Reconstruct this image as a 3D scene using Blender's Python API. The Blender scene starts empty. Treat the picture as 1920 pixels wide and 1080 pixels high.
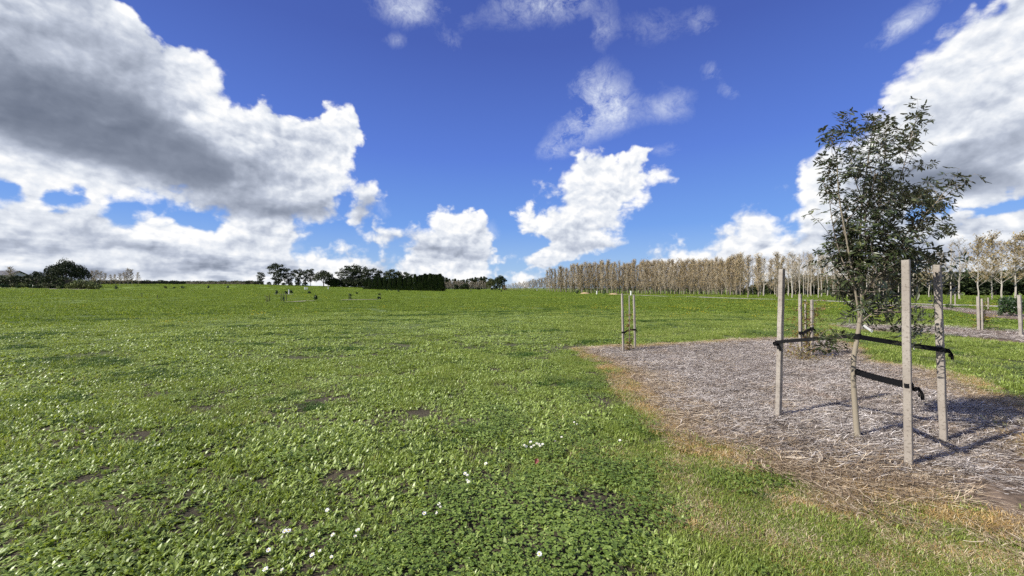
import bpy, bmesh, math, random, time
import numpy as np
from mathutils import Vector, Matrix
sc = bpy.context.scene
R = math.radians
T0 = time.time()

# ------------------------------------------------------------------ camera, sun, exposure
CAM_H = 1.55
FPX = 740.0                       # focal length in photograph pixels (1920 wide)
cam_d = bpy.data.cameras.new('camera'); cam = bpy.data.objects.new('camera', cam_d)
sc.collection.objects.link(cam); sc.camera = cam
cam.location = (0, 0, CAM_H); cam.rotation_euler = (R(90), 0, 0)
cam_d.sensor_width = 36.0; cam_d.lens = 36.0 * FPX / 1920.0
cam_d.clip_start = 0.05; cam_d.clip_end = 6000
SUN_EL, SHADOW_AZ = 38.0, 22.0    # shadows fall 22 deg forward of +x
sdir = Vector((math.cos(R(SHADOW_AZ))*math.cos(R(SUN_EL)), math.sin(R(SHADOW_AZ))*math.cos(R(SUN_EL)), -math.sin(R(SUN_EL))))
sl = bpy.data.lights.new('sun', 'SUN'); sun = bpy.data.objects.new('sun', sl); sc.collection.objects.link(sun)
sl.energy = 5.0; sl.angle = R(0.53); sl.color = (1.0, 0.955, 0.88)
sun.rotation_euler = sdir.to_track_quat('-Z', 'Y').to_euler(); sun.location = (-20, -10, 20)
sc.view_settings.view_transform = 'Standard'; sc.view_settings.look = 'None'
sc.view_settings.exposure = 0.52; sc.view_settings.gamma = 1.0; sc.view_settings.use_curve_mapping = False
sc.cycles.use_denoising = False; sc.cycles.max_bounces = 6

# ------------------------------------------------------------------ node helpers
class NT:
    def __init__(s, nt): s.nt = nt; s.N = nt.nodes; s.L = nt.links
    def _in(s, sock, v):
        if v is None: return
        if hasattr(v, 'bl_idname') or isinstance(v, bpy.types.NodeSocket): s.L.new(v, sock)
        else: sock.default_value = v
    def m(s, op, a, b=None, c=None, clamp=False):
        n = s.N.new('ShaderNodeMath'); n.operation = op; n.use_clamp = clamp
        for i, v in enumerate((a, b, c)): s._in(n.inputs[i], v) if v is not None else None
        return n.outputs[0]
    def v(s, op, a, b=None, out=0):
        n = s.N.new('ShaderNodeVectorMath'); n.operation = op
        s._in(n.inputs[0], a)
        if b is not None:
            if op == 'SCALE': s._in(n.inputs['Scale'], b)
            else: s._in(n.inputs[1], b)
        return n.outputs[out]
    def length(s, a):
        n = s.N.new('ShaderNodeVectorMath'); n.operation = 'LENGTH'; s._in(n.inputs[0], a); return n.outputs['Value']
    def map(s, vec, loc=(0,0,0), rot=(0,0,0), scale=(1,1,1), typ='TEXTURE'):
        n = s.N.new('ShaderNodeMapping'); n.vector_type = typ; s._in(n.inputs['Vector'], vec)
        n.inputs['Location'].default_value = loc; n.inputs['Rotation'].default_value = rot; n.inputs['Scale'].default_value = scale
        return n.outputs[0]
    def noise(s, vec, scale, detail=4, rough=0.5, dist=0.0, lac=2.0, out='Fac'):
        n = s.N.new('ShaderNodeTexNoise'); s._in(n.inputs['Vector'], vec)
        n.inputs['Scale'].default_value = scale; n.inputs['Detail'].default_value = detail
        n.inputs['Roughness'].default_value = rough; n.inputs['Distortion'].default_value = dist; n.inputs['Lacunarity'].default_value = lac
        return n.outputs[out]
    def voro(s, vec, scale, detail=0, rough=.5, feature='F1', smooth=None, out='Distance', rand=1.0):
        n = s.N.new('ShaderNodeTexVoronoi'); n.feature = feature; s._in(n.inputs['Vector'], vec)
        n.inputs['Scale'].default_value = scale; n.inputs['Detail'].default_value = detail; n.inputs['Roughness'].default_value = rough
        n.inputs['Randomness'].default_value = rand
        if smooth is not None: n.inputs['Smoothness'].default_value = smooth
        return n.outputs[out]
    def rng(s, v, a, b, c=0.0, d=1.0, smooth=False):
        n = s.N.new('ShaderNodeMapRange'); n.clamp = True
        if smooth: n.interpolation_type = 'SMOOTHSTEP'
        s._in(n.inputs['Value'], v)
        for k, x in zip(('From Min','From Max','To Min','To Max'), (a, b, c, d)): n.inputs[k].default_value = x
        return n.outputs[0]
    def mix(s, f, a, b, blend='MIX'):
        n = s.N.new('ShaderNodeMix'); n.data_type = 'RGBA'; n.blend_type = blend
        s._in(n.inputs[0], f)
        for i, x in ((6, a), (7, b)):
            if isinstance(x, tuple) and len(x) == 3: x = (*x, 1)
            s._in(n.inputs[i], x)
        return n.outputs[2]
    def ramp(s, f, stops, interp='LINEAR'):
        n = s.N.new('ShaderNodeValToRGB'); s._in(n.inputs[0], f); cr = n.color_ramp; cr.interpolation = interp
        while len(cr.elements) < len(stops): cr.elements.new(0.5)
        for e, (p, c) in zip(cr.elements, stops): e.position = p; e.color = (*c, 1) if len(c) == 3 else c
        return n.outputs[0]
    def sep(s, vec):
        n = s.N.new('ShaderNodeSeparateXYZ'); s._in(n.inputs[0], vec); return n.outputs
    def comb(s, x, y, z):
        n = s.N.new('ShaderNodeCombineXYZ')
        for i, q in enumerate((x, y, z)): s._in(n.inputs[i], q)
        return n.outputs[0]

# ------------------------------------------------------------------ sky and clouds
world = bpy.data.worlds.new('World'); sc.world = world; world.use_nodes = True
wn = world.node_tree; wn.nodes.clear(); W = NT(wn)
tc = wn.nodes.new('ShaderNodeTexCoord')
D = W.v('NORMALIZE', tc.outputs['Generated'])
dx, dy, dz = W.sep(D)[:3]
sky = wn.nodes.new('ShaderNodeTexSky'); sky.sky_type = 'NISHITA'; sky.sun_disc = False
sky.sun_elevation = R(SUN_EL); sky.sun_rotation = R(270 - SHADOW_AZ); sky.air_density = 1.0; sky.dust_density = 0.6; sky.ozone_density = 3.0
hs = wn.nodes.new('ShaderNodeHueSaturation'); wn.links.new(sky.outputs[0], hs.inputs['Color'])
hs.inputs['Hue'].default_value = 0.512; hs.inputs['Saturation'].default_value = 1.22; hs.inputs['Value'].default_value = 1.0
grad = W.ramp(dz, [(0.0,(.50,.68,.92)),(0.05,(.33,.54,.90)),(0.15,(.175,.37,.88)),(0.31,(.118,.23,.76)),(0.52,(.075,.13,.50)),(1.0,(.04,.07,.30))])
skycol = W.mix(0.82, W.v('SCALE', hs.outputs[0], 0.115), grad)
# sky-plane coordinates of a direction: (east/north, up/north) in units of 740 px for easy placing
yy = W.m('MAXIMUM', dy, 0.12)
P = W.v('SCALE', W.comb(W.m('DIVIDE', dx, yy), W.m('DIVIDE', dz, yy), 0.0), 1.0)
# warp so that the outlines are not smooth
wv = W.map(D, scale=(1, 1, 0.75))
warp = W.v('SUBTRACT', W.noise(wv, 6.0, 4, 0.6, out='Color'), (0.5, 0.5, 0.5))
PW = W.v('ADD', P, W.v('SCALE', warp, 0.075))
# cloud layout: a height field over the sky, from outlines and soft spots, stored as a sum of products of curves
CLOUD_POLY = [
 [(-300,-140),(205,-140),(212,0),(250,30),(290,72),(315,85),(340,85),(375,105),(405,125),(418,160),(435,190),(460,195),(500,195),(545,215),(575,225),(600,215),(602,195),(625,203),(655,215),(687,255),(683,275),(668,290),(664,325),(672,340),(700,343),(717,380),(700,400),(685,432),(660,427),(645,408),(600,424),(560,415),(590,432),(590,450),(570,470),(618,470),(640,450),(665,445),(692,468),(700,480),(730,478),(745,500),(745,545),(500,560),(-300,560)],
 [(698,420),(710,411),(722,428),(740,432),(760,425),(775,418),(800,418),(803,395),(820,386),(835,395),(850,391),(862,398),(885,393),(905,405),(918,425),(920,445),(925,465),(950,467),(971,480),(965,492),(935,490),(930,500),(955,512),(940,522),(900,532),(745,540),(730,505),(755,485),(760,460),(735,458),(703,452)],
 [(963,400),(985,371),(1000,374),(1005,390),(1025,400),(1040,392),(1035,370),(1010,350),(1010,339),(1035,334),(1030,314),(1060,308),(1085,291),(1105,289),(1140,296),(1150,315),(1165,325),(1175,300),(1165,295),(1190,275),(1217,288),(1215,320),(1250,321),(1274,340),(1255,353),(1235,345),(1215,375),(1195,392),(1175,400),(1160,425),(1140,435),(1168,460),(1150,471),(1100,476),(1090,492),(1050,507),(1020,513),(993,506),(989,490),(1005,470),(1025,460),(1030,445),(1000,430),(973,422)],
 [(968,517),(1003,511),(1024,532),(950,532)],
 [(2300,-140),(1895,-140),(1870,-5),(1850,2),(1830,12),(1815,5),(1790,38),(1760,55),(1745,80),(1700,105),(1690,140),(1660,170),(1645,195),(1620,225),(1590,245),(1545,275),(1530,295),(1500,320),(1490,345),(1490,375),(1505,382),(1480,415),(1462,418),(1450,400),(1420,387),(1390,386),(1372,400),(1370,415),(1345,425),(1325,450),(1290,453),(1250,453),(1215,473),(1190,490),(1215,522),(1240,560),(2300,560)]]
GAP_POLY = [[(208,383),(290,386),(350,393),(408,408),(402,426),(350,421),(300,408),(228,408)],[(84,362),(108,357),(126,364),(146,362),(150,376),(134,385),(112,380),(96,387),(82,376)],[(-80,338),(6,344),(26,350),(18,362),(32,370),(-10,366),(-80,376)],[(636,362),(656,372),(652,402),(634,396)],
 [(1705,388),(1760,380),(1845,386),(1900,371),(2150,352),(2150,378),(1900,392),(1860,402),(1780,404),(1715,408)],[(1462,420),(1482,418),(1490,432),(1470,436)]]
SPOT_W = [(1125,170,62,60,30,1),(1150,205,50,44,0,.9),(1085,240,66,44,-35,1),(1040,280,42,20,-30,.7),(1250,195,56,36,-20,.8),(765,12,80,44,10,1),(1025,6,120,46,-5,1.1),(1125,58,28,42,30,.7),(742,82,26,16,0,.6),(845,78,32,24,0,.5),
 (1330,132,26,18,-40,.7),(1362,168,26,16,30,.7),(1225,50,76,44,0,.35),(1318,42,36,36,0,.5),(1700,38,105,24,-42,1.15),(1245,285,34,14,-30,.5),(880,45,18,12,0,.4),(1410,150,20,14,0,.35),(1470,355,28,12,0,.5),(722,392,18,24,0,.5),(560,470,50,16,0,.4),(920,440,20,30,0,.5)]
SPOT_K = [(190,255,300,66,17,1.3),(320,296,130,44,18,1.15),(60,170,230,80,20,.85),(120,40,190,110,30,.6),(270,150,100,90,45,.45),(400,385,150,20,8,.55),(565,394,105,20,2,.75),(696,392,34,44,0,.8),(585,345,60,24,20,.35),
 (260,470,90,24,15,.5),(70,470,120,14,0,.45),(300,508,200,11,0,.5),(540,502,120,9,0,.4),(830,470,74,12,0,.55),(905,442,26,40,10,.5),(860,495,80,8,0,.5),(730,449,34,8,0,.5),(790,455,30,16,0,.3),
 (1105,466,74,9,0,.8),(1150,420,44,30,0,.45),(1060,375,34,24,0,.3),(1075,440,40,18,0,.3),(1820,350,190,34,3,1.0),(1720,330,120,34,-10,.6),(1900,260,140,66,-10,.6),(1800,180,100,40,-35,.25),(1640,425,190,18,-4,.5),(1570,360,60,16,-5,.3),(1330,475,80,10,0,.3),(470,455,60,14,0,.45),(500,300,60,30,0,.2)]
GX, GY = 440, 200
U0, U1, V0, V1 = -1.50, 1.50, -0.03, 0.80
gu = (np.linspace(U0, U1, GX)*FPX + 960)[None, :]*np.ones((GY, 1)); gv = (540 - np.linspace(V0, V1, GY)*FPX)[:, None]*np.ones((1, GX))
def poly_sdf(poly, X, Y):
    p = np.array(poly, float); q = np.roll(p, -1, 0); d = np.full(X.shape, 1e9); ins = np.zeros(X.shape, bool)
    for (x0, y0), (x1, y1) in zip(p, q):
        ex, ey = x1-x0, y1-y0; t = np.clip(((X-x0)*ex + (Y-y0)*ey)/(ex*ex+ey*ey+1e-9), 0, 1)
        d = np.minimum(d, np.hypot(X-x0-t*ex, Y-y0-t*ey))
        if y0 != y1: ins ^= ((y0 > Y) != (y1 > Y)) & (X < ex*(Y-y0)/ey + x0)
    return np.where(ins, d, -d)
def spots(lst, k=1.0):
    f = np.zeros((GY, GX))
    for (px, py, rx, ry, rot, w) in lst:
        c, s_ = math.cos(R(rot)), math.sin(R(rot)); X, Y = gu-px, gv-py; rx *= k; ry *= k
        f = f + w*np.exp(-(((X*c+Y*s_)/rx)**2 + ((-X*s_+Y*c)/ry)**2)*1.1)
    return f
F_S = np.max([poly_sdf(p, gu, gv) for p in CLOUD_POLY], axis=0)
for p in GAP_POLY: F_S = np.minimum(F_S, -poly_sdf(p, gu, gv)*1.0 - 3)
F_S = np.tanh((F_S + 7.0)/75.0)
F_K = np.clip(spots(SPOT_K), 0, 1.4); F_W = np.clip(spots(SPOT_W, 0.78), 0, 1.3)
pu, pv, _ = W.sep(PW)[:3]
pu = W.rng(pu, U0, U1); pv = W.rng(pv, V0, V1)
def product_curves(F, rank):
    Uu, S, Vt = np.linalg.svd(F, full_matrices=False); total = None
    for k in range(0, rank, 3):
        cols = []
        for src, tab in ((pv, Uu[:, k:k+3]), (pu, Vt[k:k+3].T)):
            sc_ = np.abs(tab).max(0); tab = tab/sc_*0.5 + 0.5
            n = wn.nodes.new('ShaderNodeRGBCurve'); wn.links.new(W.comb(src, src, src), n.inputs['Color'])
            mp = n.mapping; mp.use_clip = False
            for c in range(3):
                cv = mp.curves[c]; idx = np.linspace(0, len(tab)-1, min(len(tab), 200)).round().astype(int)
                while len(cv.points) < len(idx): cv.points.new(0.5, 0.5)
                for pt, i in zip(cv.points, idx): pt.location = (i/(len(tab)-1), tab[i, c]); pt.handle_type = 'VECTOR'
            mp.update()
            cols.append((W.v('SUBTRACT', n.outputs[0], (0.5, 0.5, 0.5)), sc_))
        w = S[k:k+3]*cols[0][1]*cols[1][1]*4
        t = W.v('DOT_PRODUCT', W.v('MULTIPLY', cols[0][0], tuple(float(x) for x in w)), cols[1][0], out='Value')
        total = t if total is None else W.m('ADD', total, t)
    return total
fS = product_curves(F_S, 36); fK = product_curves(F_K, 12); fW = product_curves(F_W, 15)
# clouds for the rest of the sky (behind and overhead), same kind
rest = W.m('SUBTRACT', W.noise(W.map(D, scale=(1,1,0.55)), 1.9, 2, 0.5), 0.54)
rest = W.m('MULTIPLY', rest, 5.0)
front = W.rng(dy, 0.12, 0.38, 0, 1, True)
def lerp(f, a, b): return W.m('ADD', W.m('MULTIPLY', W.m('SUBTRACT', 1.0, f), a), W.m('MULTIPLY', f, b))
inframe = W.m('MULTIPLY', front, W.rng(W.m('DIVIDE', dz, yy), 0.80, 1.15, 1, 0, True))
fS = lerp(inframe, rest, fS)
# billows: fractal noise over inverted cells, evaluated here and a step towards the sun
def billow(vec, det):
    a = W.noise(vec, 15.0, det, 0.60)
    c = W.voro(W.v('ADD', vec, W.v('SCALE', warp, 0.12)), 17.0, 2, 0.55)
    return W.m('ADD', W.m('MULTIPLY', a, 1.0), W.m('MULTIPLY_ADD', c, -0.38, 0.24))
bv = W.map(D, scale=(1, 1, 0.8))
fray = W.noise(bv, 3.3, 1, 0.5)
h0 = billow(bv, 9)
h1 = billow(W.v('ADD', bv, (-0.008, -0.004, 0.015)), 5)
dens = W.m('ADD', fS, W.m('MULTIPLY', W.m('SUBTRACT', h0, 0.52), W.m('MULTIPLY_ADD', fray, 1.2, 0.25)))
soft = W.rng(fray, 0.35, 0.62, 0.12, 0.38)
alpha = W.m('DIVIDE', W.m('ADD', dens, 0.10), soft, None, True)
alpha = W.m('MULTIPLY', W.m('MULTIPLY', alpha, alpha), W.m('MULTIPLY_ADD', alpha, -2.0, 3.0))
relief = W.m('MULTIPLY', W.m('SUBTRACT', h0, h1), 2.7)
thick = W.rng(dens, 0.1, 1.0, 0, 1)
kk = W.rng(W.m('MULTIPLY_ADD', W.m('SUBTRACT', h0, 0.5), -0.45, fK), -0.1, 1.7, 0, 1, True)
tone = W.m('MULTIPLY', W.m('SUBTRACT', W.noise(bv, 3.8, 5, 0.55, 0.3), 0.5), 0.75)
lit = W.m('ADD', W.m('MULTIPLY_ADD', relief, W.m('MULTIPLY_ADD', kk, -0.29, 0.36), 0.97), W.m('MULTIPLY', thick, -0.15))
low = W.rng(dz, 0.0, 0.20, 1, 0)
lit = W.m('ADD', lit, W.m('MULTIPLY', tone, W.m('MULTIPLY_ADD', kk, -0.6, 1.0)))
lit = W.m('SUBTRACT', lit, W.m('MULTIPLY', low, W.rng(W.noise(W.map(D, scale=(1, 1, .22)), 5.5, 5, .55), .46, .66, 0, .42, True)))
lit = W.m('SUBTRACT', lit, W.m('MULTIPLY', kk, 0.80), None, True)
ccol = W.ramp(lit, [(0.0,(.16,.19,.26)),(0.25,(.29,.33,.42)),(0.55,(.52,.57,.68)),(0.8,(.80,.84,.91)),(1.0,(1.03,1.03,1.03))])
# wisps, thin and soft
wd = W.m('MULTIPLY', fW, W.m('MULTIPLY_ADD', W.noise(W.v('ADD', D, W.v('SCALE', warp, 0.10)), 11.0, 9, 0.74), 6.0, -2.1))
wa = W.m('MULTIPLY', W.m('MULTIPLY', W.rng(wd, 0.10, 1.9, 0, 1), 0.95), inframe)
c1 = W.mix(wa, skycol, (0.80, 0.86, 0.98))
c2 = W.mix(alpha, c1, ccol)
bg = wn.nodes.new('ShaderNodeBackground'); wn.links.new(c2, bg.inputs['Color']); bg.inputs['Strength'].default_value = 0.69
wo = wn.nodes.new('ShaderNodeOutputWorld'); wn.links.new(bg.outputs[0], wo.inputs['Surface'])
world.cycles.sampling_method = 'MANUAL'; world.cycles.sample_map_resolution = 512

# ================================================================== general helpers
rng = np.random.default_rng(7)
random.seed(7)
COL = sc.collection
def tag(o, label=None, cat=None, group=None, kind=None):
    if label: o['label'] = label
    if cat: o['category'] = cat
    if group: o['group'] = group
    if kind: o['kind'] = kind
    return o
def empty(name, loc=(0, 0, 0), rz=0.0):
    o = bpy.data.objects.new(name, None); COL.objects.link(o); o.location = loc; o.rotation_euler = (0, 0, rz)
    o.empty_display_size = 0.1; return o
def link(name, me, parent=None, loc=(0, 0, 0), rot=(0, 0, 0), scale=(1, 1, 1)):
    o = bpy.data.objects.new(name, me); COL.objects.link(o); o.location = loc; o.rotation_euler = rot; o.scale = scale
    if parent: o.parent = parent
    return o
def mesh(name, V, F, mat, tint=None, smooth=False, mats=None, midx=None):
    """V (n,3), F list of index tuples or an (m,k) array; tint = one number per vertex"""
    me = bpy.data.meshes.new(name); V = np.asarray(V, np.float32)
    if isinstance(F, np.ndarray):
        m, k = F.shape
        me.vertices.add(len(V)); me.vertices.foreach_set('co', V.ravel())
        me.loops.add(m*k); me.loops.foreach_set('vertex_index', F.astype(np.int32).ravel())
        me.polygons.add(m); me.polygons.foreach_set('loop_start', np.arange(0, m*k, k, dtype=np.int32))
        me.polygons.foreach_set('loop_total', np.full(m, k, np.int32))
        me.update(calc_edges=True)
    else:
        me.from_pydata([tuple(map(float, v)) for v in V], [], F); me.update()
    for mm in (mats or [mat]): me.materials.append(mm)
    if midx is not None: me.polygons.foreach_set('material_index', np.asarray(midx, np.int32))
    if tint is not None:
        at = me.attributes.new('tint', 'FLOAT', 'POINT'); at.data.foreach_set('value', np.asarray(tint, np.float32))
    if smooth: me.polygons.foreach_set('use_smooth', np.ones(len(me.polygons), bool))
    return me
class MB:
    """collects tubes and boxes, and gives ONE mesh"""
    def __init__(s): s.V = []; s.F = []; s.T = []
    def add(s, V, F, t=0.5):
        b = len(s.V); s.V += [tuple(v) for v in V]; s.F += [tuple(i+b for i in f) for f in F]
        s.T += list(t) if hasattr(t, '__len__') else [t]*len(V)
    def tube(s, pts, rad, n=6, t=0.5, cap=True):
        pts = [Vector(p) for p in pts]; V = []; F = []
        if not hasattr(rad, '__len__'): rad = [rad]*len(pts)
        up = Vector((0.13, 0.97, 0.2))
        for i, p in enumerate(pts):
            d = (pts[min(i+1, len(pts)-1)] - pts[max(i-1, 0)]).normalized()
            a = d.cross(up); a = a.normalized() if a.length > 1e-3 else d.orthogonal().normalized(); b = d.cross(a)
            for k in range(n):
                w = 2*math.pi*k/n; V.append(p + (a*math.cos(w) + b*math.sin(w))*rad[i])
        for i in range(len(pts)-1):
            for k in range(n):
                F.append((i*n+k, i*n+(k+1) % n, (i+1)*n+(k+1) % n, (i+1)*n+k))
        if cap: F.append(tuple(range(n))[::-1]); F.append(tuple((len(pts)-1)*n+k for k in range(n)))
        s.add(V, F, t)
    def mesh(s, name, mat, smooth=False): return mesh(name, s.V, s.F, mat, s.T, smooth)
def smoothcurve(pts, n=4):
    """Catmull-Rom through pts"""
    P_ = [Vector(p) for p in pts]; P_ = [P_[0]*2-P_[1]] + P_ + [P_[-1]*2-P_[-2]]; out = []
    for i in range(1, len(P_)-2):
        for k in range(n):
            t = k/n; a, b, c, d = P_[i-1:i+3]
            out.append(0.5*((2*b) + (c-a)*t + (2*a-5*b+4*c-d)*t*t + (3*b-a-3*c+d)*t**3))
    out.append(P_[-2]); return out

# value noise on the ground plane
_tab = rng.random((64, 64, 8)).astype(np.float64)
def vnoise(x, y, wl, seed=0, octv=1):
    x = np.asarray(x, float); y = np.asarray(y, float); tot = 0; amp = 1; ws = 0
    for o in range(octv):
        X = x/wl*(2**o) + 17.3*seed + 5.1*o; Y = y/wl*(2**o) - 9.7*seed + 3.3*o
        xi = np.floor(X).astype(int); yi = np.floor(Y).astype(int); fx = X-xi; fy = Y-yi
        fx = fx*fx*(3-2*fx); fy = fy*fy*(3-2*fy); k = (seed+o) % 8
        g = lambda a, b: _tab[a % 64, b % 64, k]
        v = (g(xi, yi)*(1-fx) + g(xi+1, yi)*fx)*(1-fy) + (g(xi, yi+1)*(1-fx) + g(xi+1, yi+1)*fx)*fy
        tot = tot + v*amp; ws += amp; amp *= 0.5
    return tot/ws
# ------------------------------------------------------------------ lie of the land
_AZ = [-180, -75, -52, -46, -33, -23.4, -10, 0, 6, 12, 20, 40, 60, 180]
_RISE = [1.5, 2.6, 3.1, 3.25, 3.3, 2.25, 0.55, 0.5, 0.1, -0.9, -1.3, -1.3, -1.0, 1.5]
def T(x, y):
    x = np.asarray(x, float); y = np.asarray(y, float)
    d = np.hypot(x, y); az = np.degrees(np.arctan2(x, y))
    A = np.interp(az, _AZ, _RISE)
    t = np.clip((d-55)/(260-55), 0, 1); s_ = t*t*(3-2*t); t2 = np.clip((d-330)/700, 0, 1); s_ = s_*(1-0.9*t2*t2*(3-2*t2))
    near = np.clip((140-d)/110, 0, 1)*np.clip(d/5, 0.3, 1)
    return A*s_ + near*((vnoise(x, y, 3.2, 1)-.5)*0.07 + (vnoise(x, y, 9, 2)-.5)*0.14 + (vnoise(x, y, 1.1, 3)-.5)*0.025*np.clip((25-d)/15, 0, 1))
def Tz(x, y): return float(T(x, y))
def G(px, py):
    """point of the ground seen at photograph pixel (px, py), for laying things out in metres"""
    k = (px-960)/FPX; best = None
    for Y in np.concatenate([np.arange(1.5, 40, .05), np.arange(40, 420, .5)]):
        z = Tz(k*Y, Y)
        if 540 - (z-CAM_H)*FPX/Y <= py: return Vector((k*Y, Y, z))
    return Vector((k*300, 300, Tz(k*300, 300)))
def GD(px, Y): k = (px-960)/FPX; return Vector((k*Y, Y, Tz(k*Y, Y)))
def flat(px, py):  # same, on level ground near the camera
    Y = CAM_H*FPX/(py-540); return ((px-960)/FPX*Y, Y)
def sdf2(poly, X, Y):
    return poly_sdf(poly, np.asarray(X, float), np.asarray(Y, float))

# ------------------------------------------------------------------ materials
def mat(name, rough=0.9, spec=0.3):
    m = bpy.data.materials.new(name); m.use_nodes = True; nt = m.node_tree; p = nt.nodes['Principled BSDF']
    p.inputs['Roughness'].default_value = rough; p.inputs['Specular IOR Level'].default_value = spec
    return m, NT(nt), p
def geo_pos(M): return M.N.new('ShaderNodeNewGeometry').outputs['Position']
def objc(M): return M.N.new('ShaderNodeTexCoord').outputs['Object']
def attr(M, n='tint'):
    a = M.N.new('ShaderNodeAttribute'); a.attribute_name = n; return a.outputs['Fac']
def orand(M): return M.N.new('ShaderNodeObjectInfo').outputs['Random']
def bump(M, p, h, strength=0.5, dist=0.01):
    b = M.N.new('ShaderNodeBump'); b.inputs['Strength'].default_value = strength; b.inputs['Distance'].default_value = dist
    M.L.new(h, b.inputs['Height']); M.L.new(b.outputs[0], p.inputs['Normal'])
def leafmat(name, stops, rough=0.45, spec=0.5, trans=0.35, patch=0.35, back=None):
    m, M, p = mat(name, rough, spec)
    t = M.m('ADD', attr(M), M.m('MULTIPLY_ADD', M.noise(geo_pos(M), 0.55, 3, 0.55), patch*2, -patch), None, True)
    t = M.m('ADD', t, M.m('MULTIPLY_ADD', orand(M), 0.2, -0.1), None, True)
    c = M.ramp(t, stops)
    if back is not None:
        c = M.mix(M.N.new('ShaderNodeNewGeometry').outputs['Backfacing'], c, back)
    M.L.new(c, p.inputs['Base Color'])
    if trans > 0:
        tr = M.N.new('ShaderNodeBsdfTranslucent'); mx = M.N.new('ShaderNodeMixShader'); mx.inputs[0].default_value = trans
        M.L.new(M.mix(1.0, c, (1.25, 1.2, 0.5), 'MULTIPLY'), tr.inputs[0]); M.L.new(p.outputs[0], mx.inputs[1]); M.L.new(tr.outputs[0], mx.inputs[2])
        M.L.new(mx.outputs[0], M.N['Material Output'].inputs['Surface'])
    return m
m_broad = leafmat('broad_leaf', [(0,(.065,.09,.016)),(.28,(.18,.245,.040)),(.62,(.32,.41,.095)),(1,(.48,.56,.23))], 0.42, 0.5, 0.30)
m_grass = leafmat('grass_blade', [(0,(.09,.12,.022)),(.4,(.215,.285,.046)),(.75,(.32,.40,.085)),(.93,(.42,.46,.16)),(1,(.60,.52,.30))], 0.5, 0.4, 0.35)
m_pasture = leafmat('pasture_blade', [(0,(.06,.09,.012)),(.4,(.145,.215,.026)),(.75,(.225,.305,.048)),(1,(.33,.39,.10))], .6, .25, .35)
m_lush = leafmat('lush_blade', [(0,(.02,.045,.008)),(.5,(.06,.125,.016)),(1,(.13,.22,.035))], .5, .35, .3)
m_clover = leafmat('clover_leaf', [(0,(.055,.085,.016)),(.5,(.145,.22,.036)),(1,(.28,.37,.095))], 0.5, 0.4, 0.30)
m_dry = leafmat('dry_grass', [(0,(.19,.12,.045)),(.4,(.46,.295,.105)),(.75,(.66,.455,.185)),(1,(.78,.64,.36))], 0.6, 0.3, 0.30, 0.2)
m_pale = leafmat('bleached_grass', [(0,(.24,.18,.10)),(.5,(.54,.44,.28)),(1,(.76,.66,.47))], 0.6, 0.3, 0.30, 0.2)

m_straw, M, p = mat('straw_strand', .6, .15)
tt = M.m('ADD', attr(M), M.m('MULTIPLY_ADD', M.noise(geo_pos(M), .9, 4, .6), .5, -.25), None, True)
cs = M.ramp(tt, [(0,(.038,.028,.019)),(.28,(.105,.080,.060)),(.52,(.29,.24,.195)),(.78,(.56,.49,.425)),(1,(.86,.80,.73))])
M.L.new(M.mix(M.rng(M.noise(geo_pos(M), .75, 5, .65), .60, .76, 0, .7), cs, M.mix(1.0, cs, (1.0, .70, .45), 'MULTIPLY')), p.inputs['Base Color'])
m_tanstraw = leafmat('tan_straw', [(0,(.06,.042,.026)),(.3,(.17,.12,.075)),(.6,(.36,.265,.165)),(.85,(.58,.46,.31)),(1,(.80,.68,.50))], .6, .15, 0, .22)
m_soil, M, p = mat('field_soil')
g = geo_pos(M); far = M.rng(M.length(g), 40, 120)
nz = M.noise(g, 0.8, 6, 0.6); nf = M.noise(M.map(g, scale=(6, 2.5, 1)), 1.0, 5, 0.6)
near_c = M.mix(M.rng(M.length(g), 8, 20), M.ramp(nz, [(.3,(.036,.030,.018)),(.5,(.066,.054,.032)),(.7,(.105,.082,.053))]), (.09, .13, .03))
far_c = M.ramp(nf, [(.3,(.09,.14,.016)),(.5,(.135,.195,.022)),(.7,(.17,.235,.034))])
M.L.new(M.mix(far, near_c, far_c), p.inputs['Base Color'])
bump(M, p, M.noise(g, 26, 7, 0.7), 1.0, 0.03)
m_bed, M, p = mat('bed_soil')
g = geo_pos(M)
M.L.new(M.ramp(M.noise(M.map(g, scale=(1.6, .8, 1), rot=(0,0,.5)), 9, 6, 0.65), [(.28,(.07,.05,.035)),(.5,(.16,.115,.08)),(.72,(.27,.20,.15))]), p.inputs['Base Color'])
bump(M, p, M.noise(g, 40, 6, 0.7), 0.9, 0.012)
m_gravel, M, p = mat('path_gravel')
M.L.new(M.ramp(M.noise(geo_pos(M), 6, 5, .7), [(.3,(.30,.27,.23)),(.7,(.52,.48,.42))]), p.inputs['Base Color'])

# ------------------------------------------------------------------ ground sheet
NR, NS = 250, 560
rr = np.concatenate([[0.0], np.geomspace(0.4, 3200, NR)])
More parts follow.
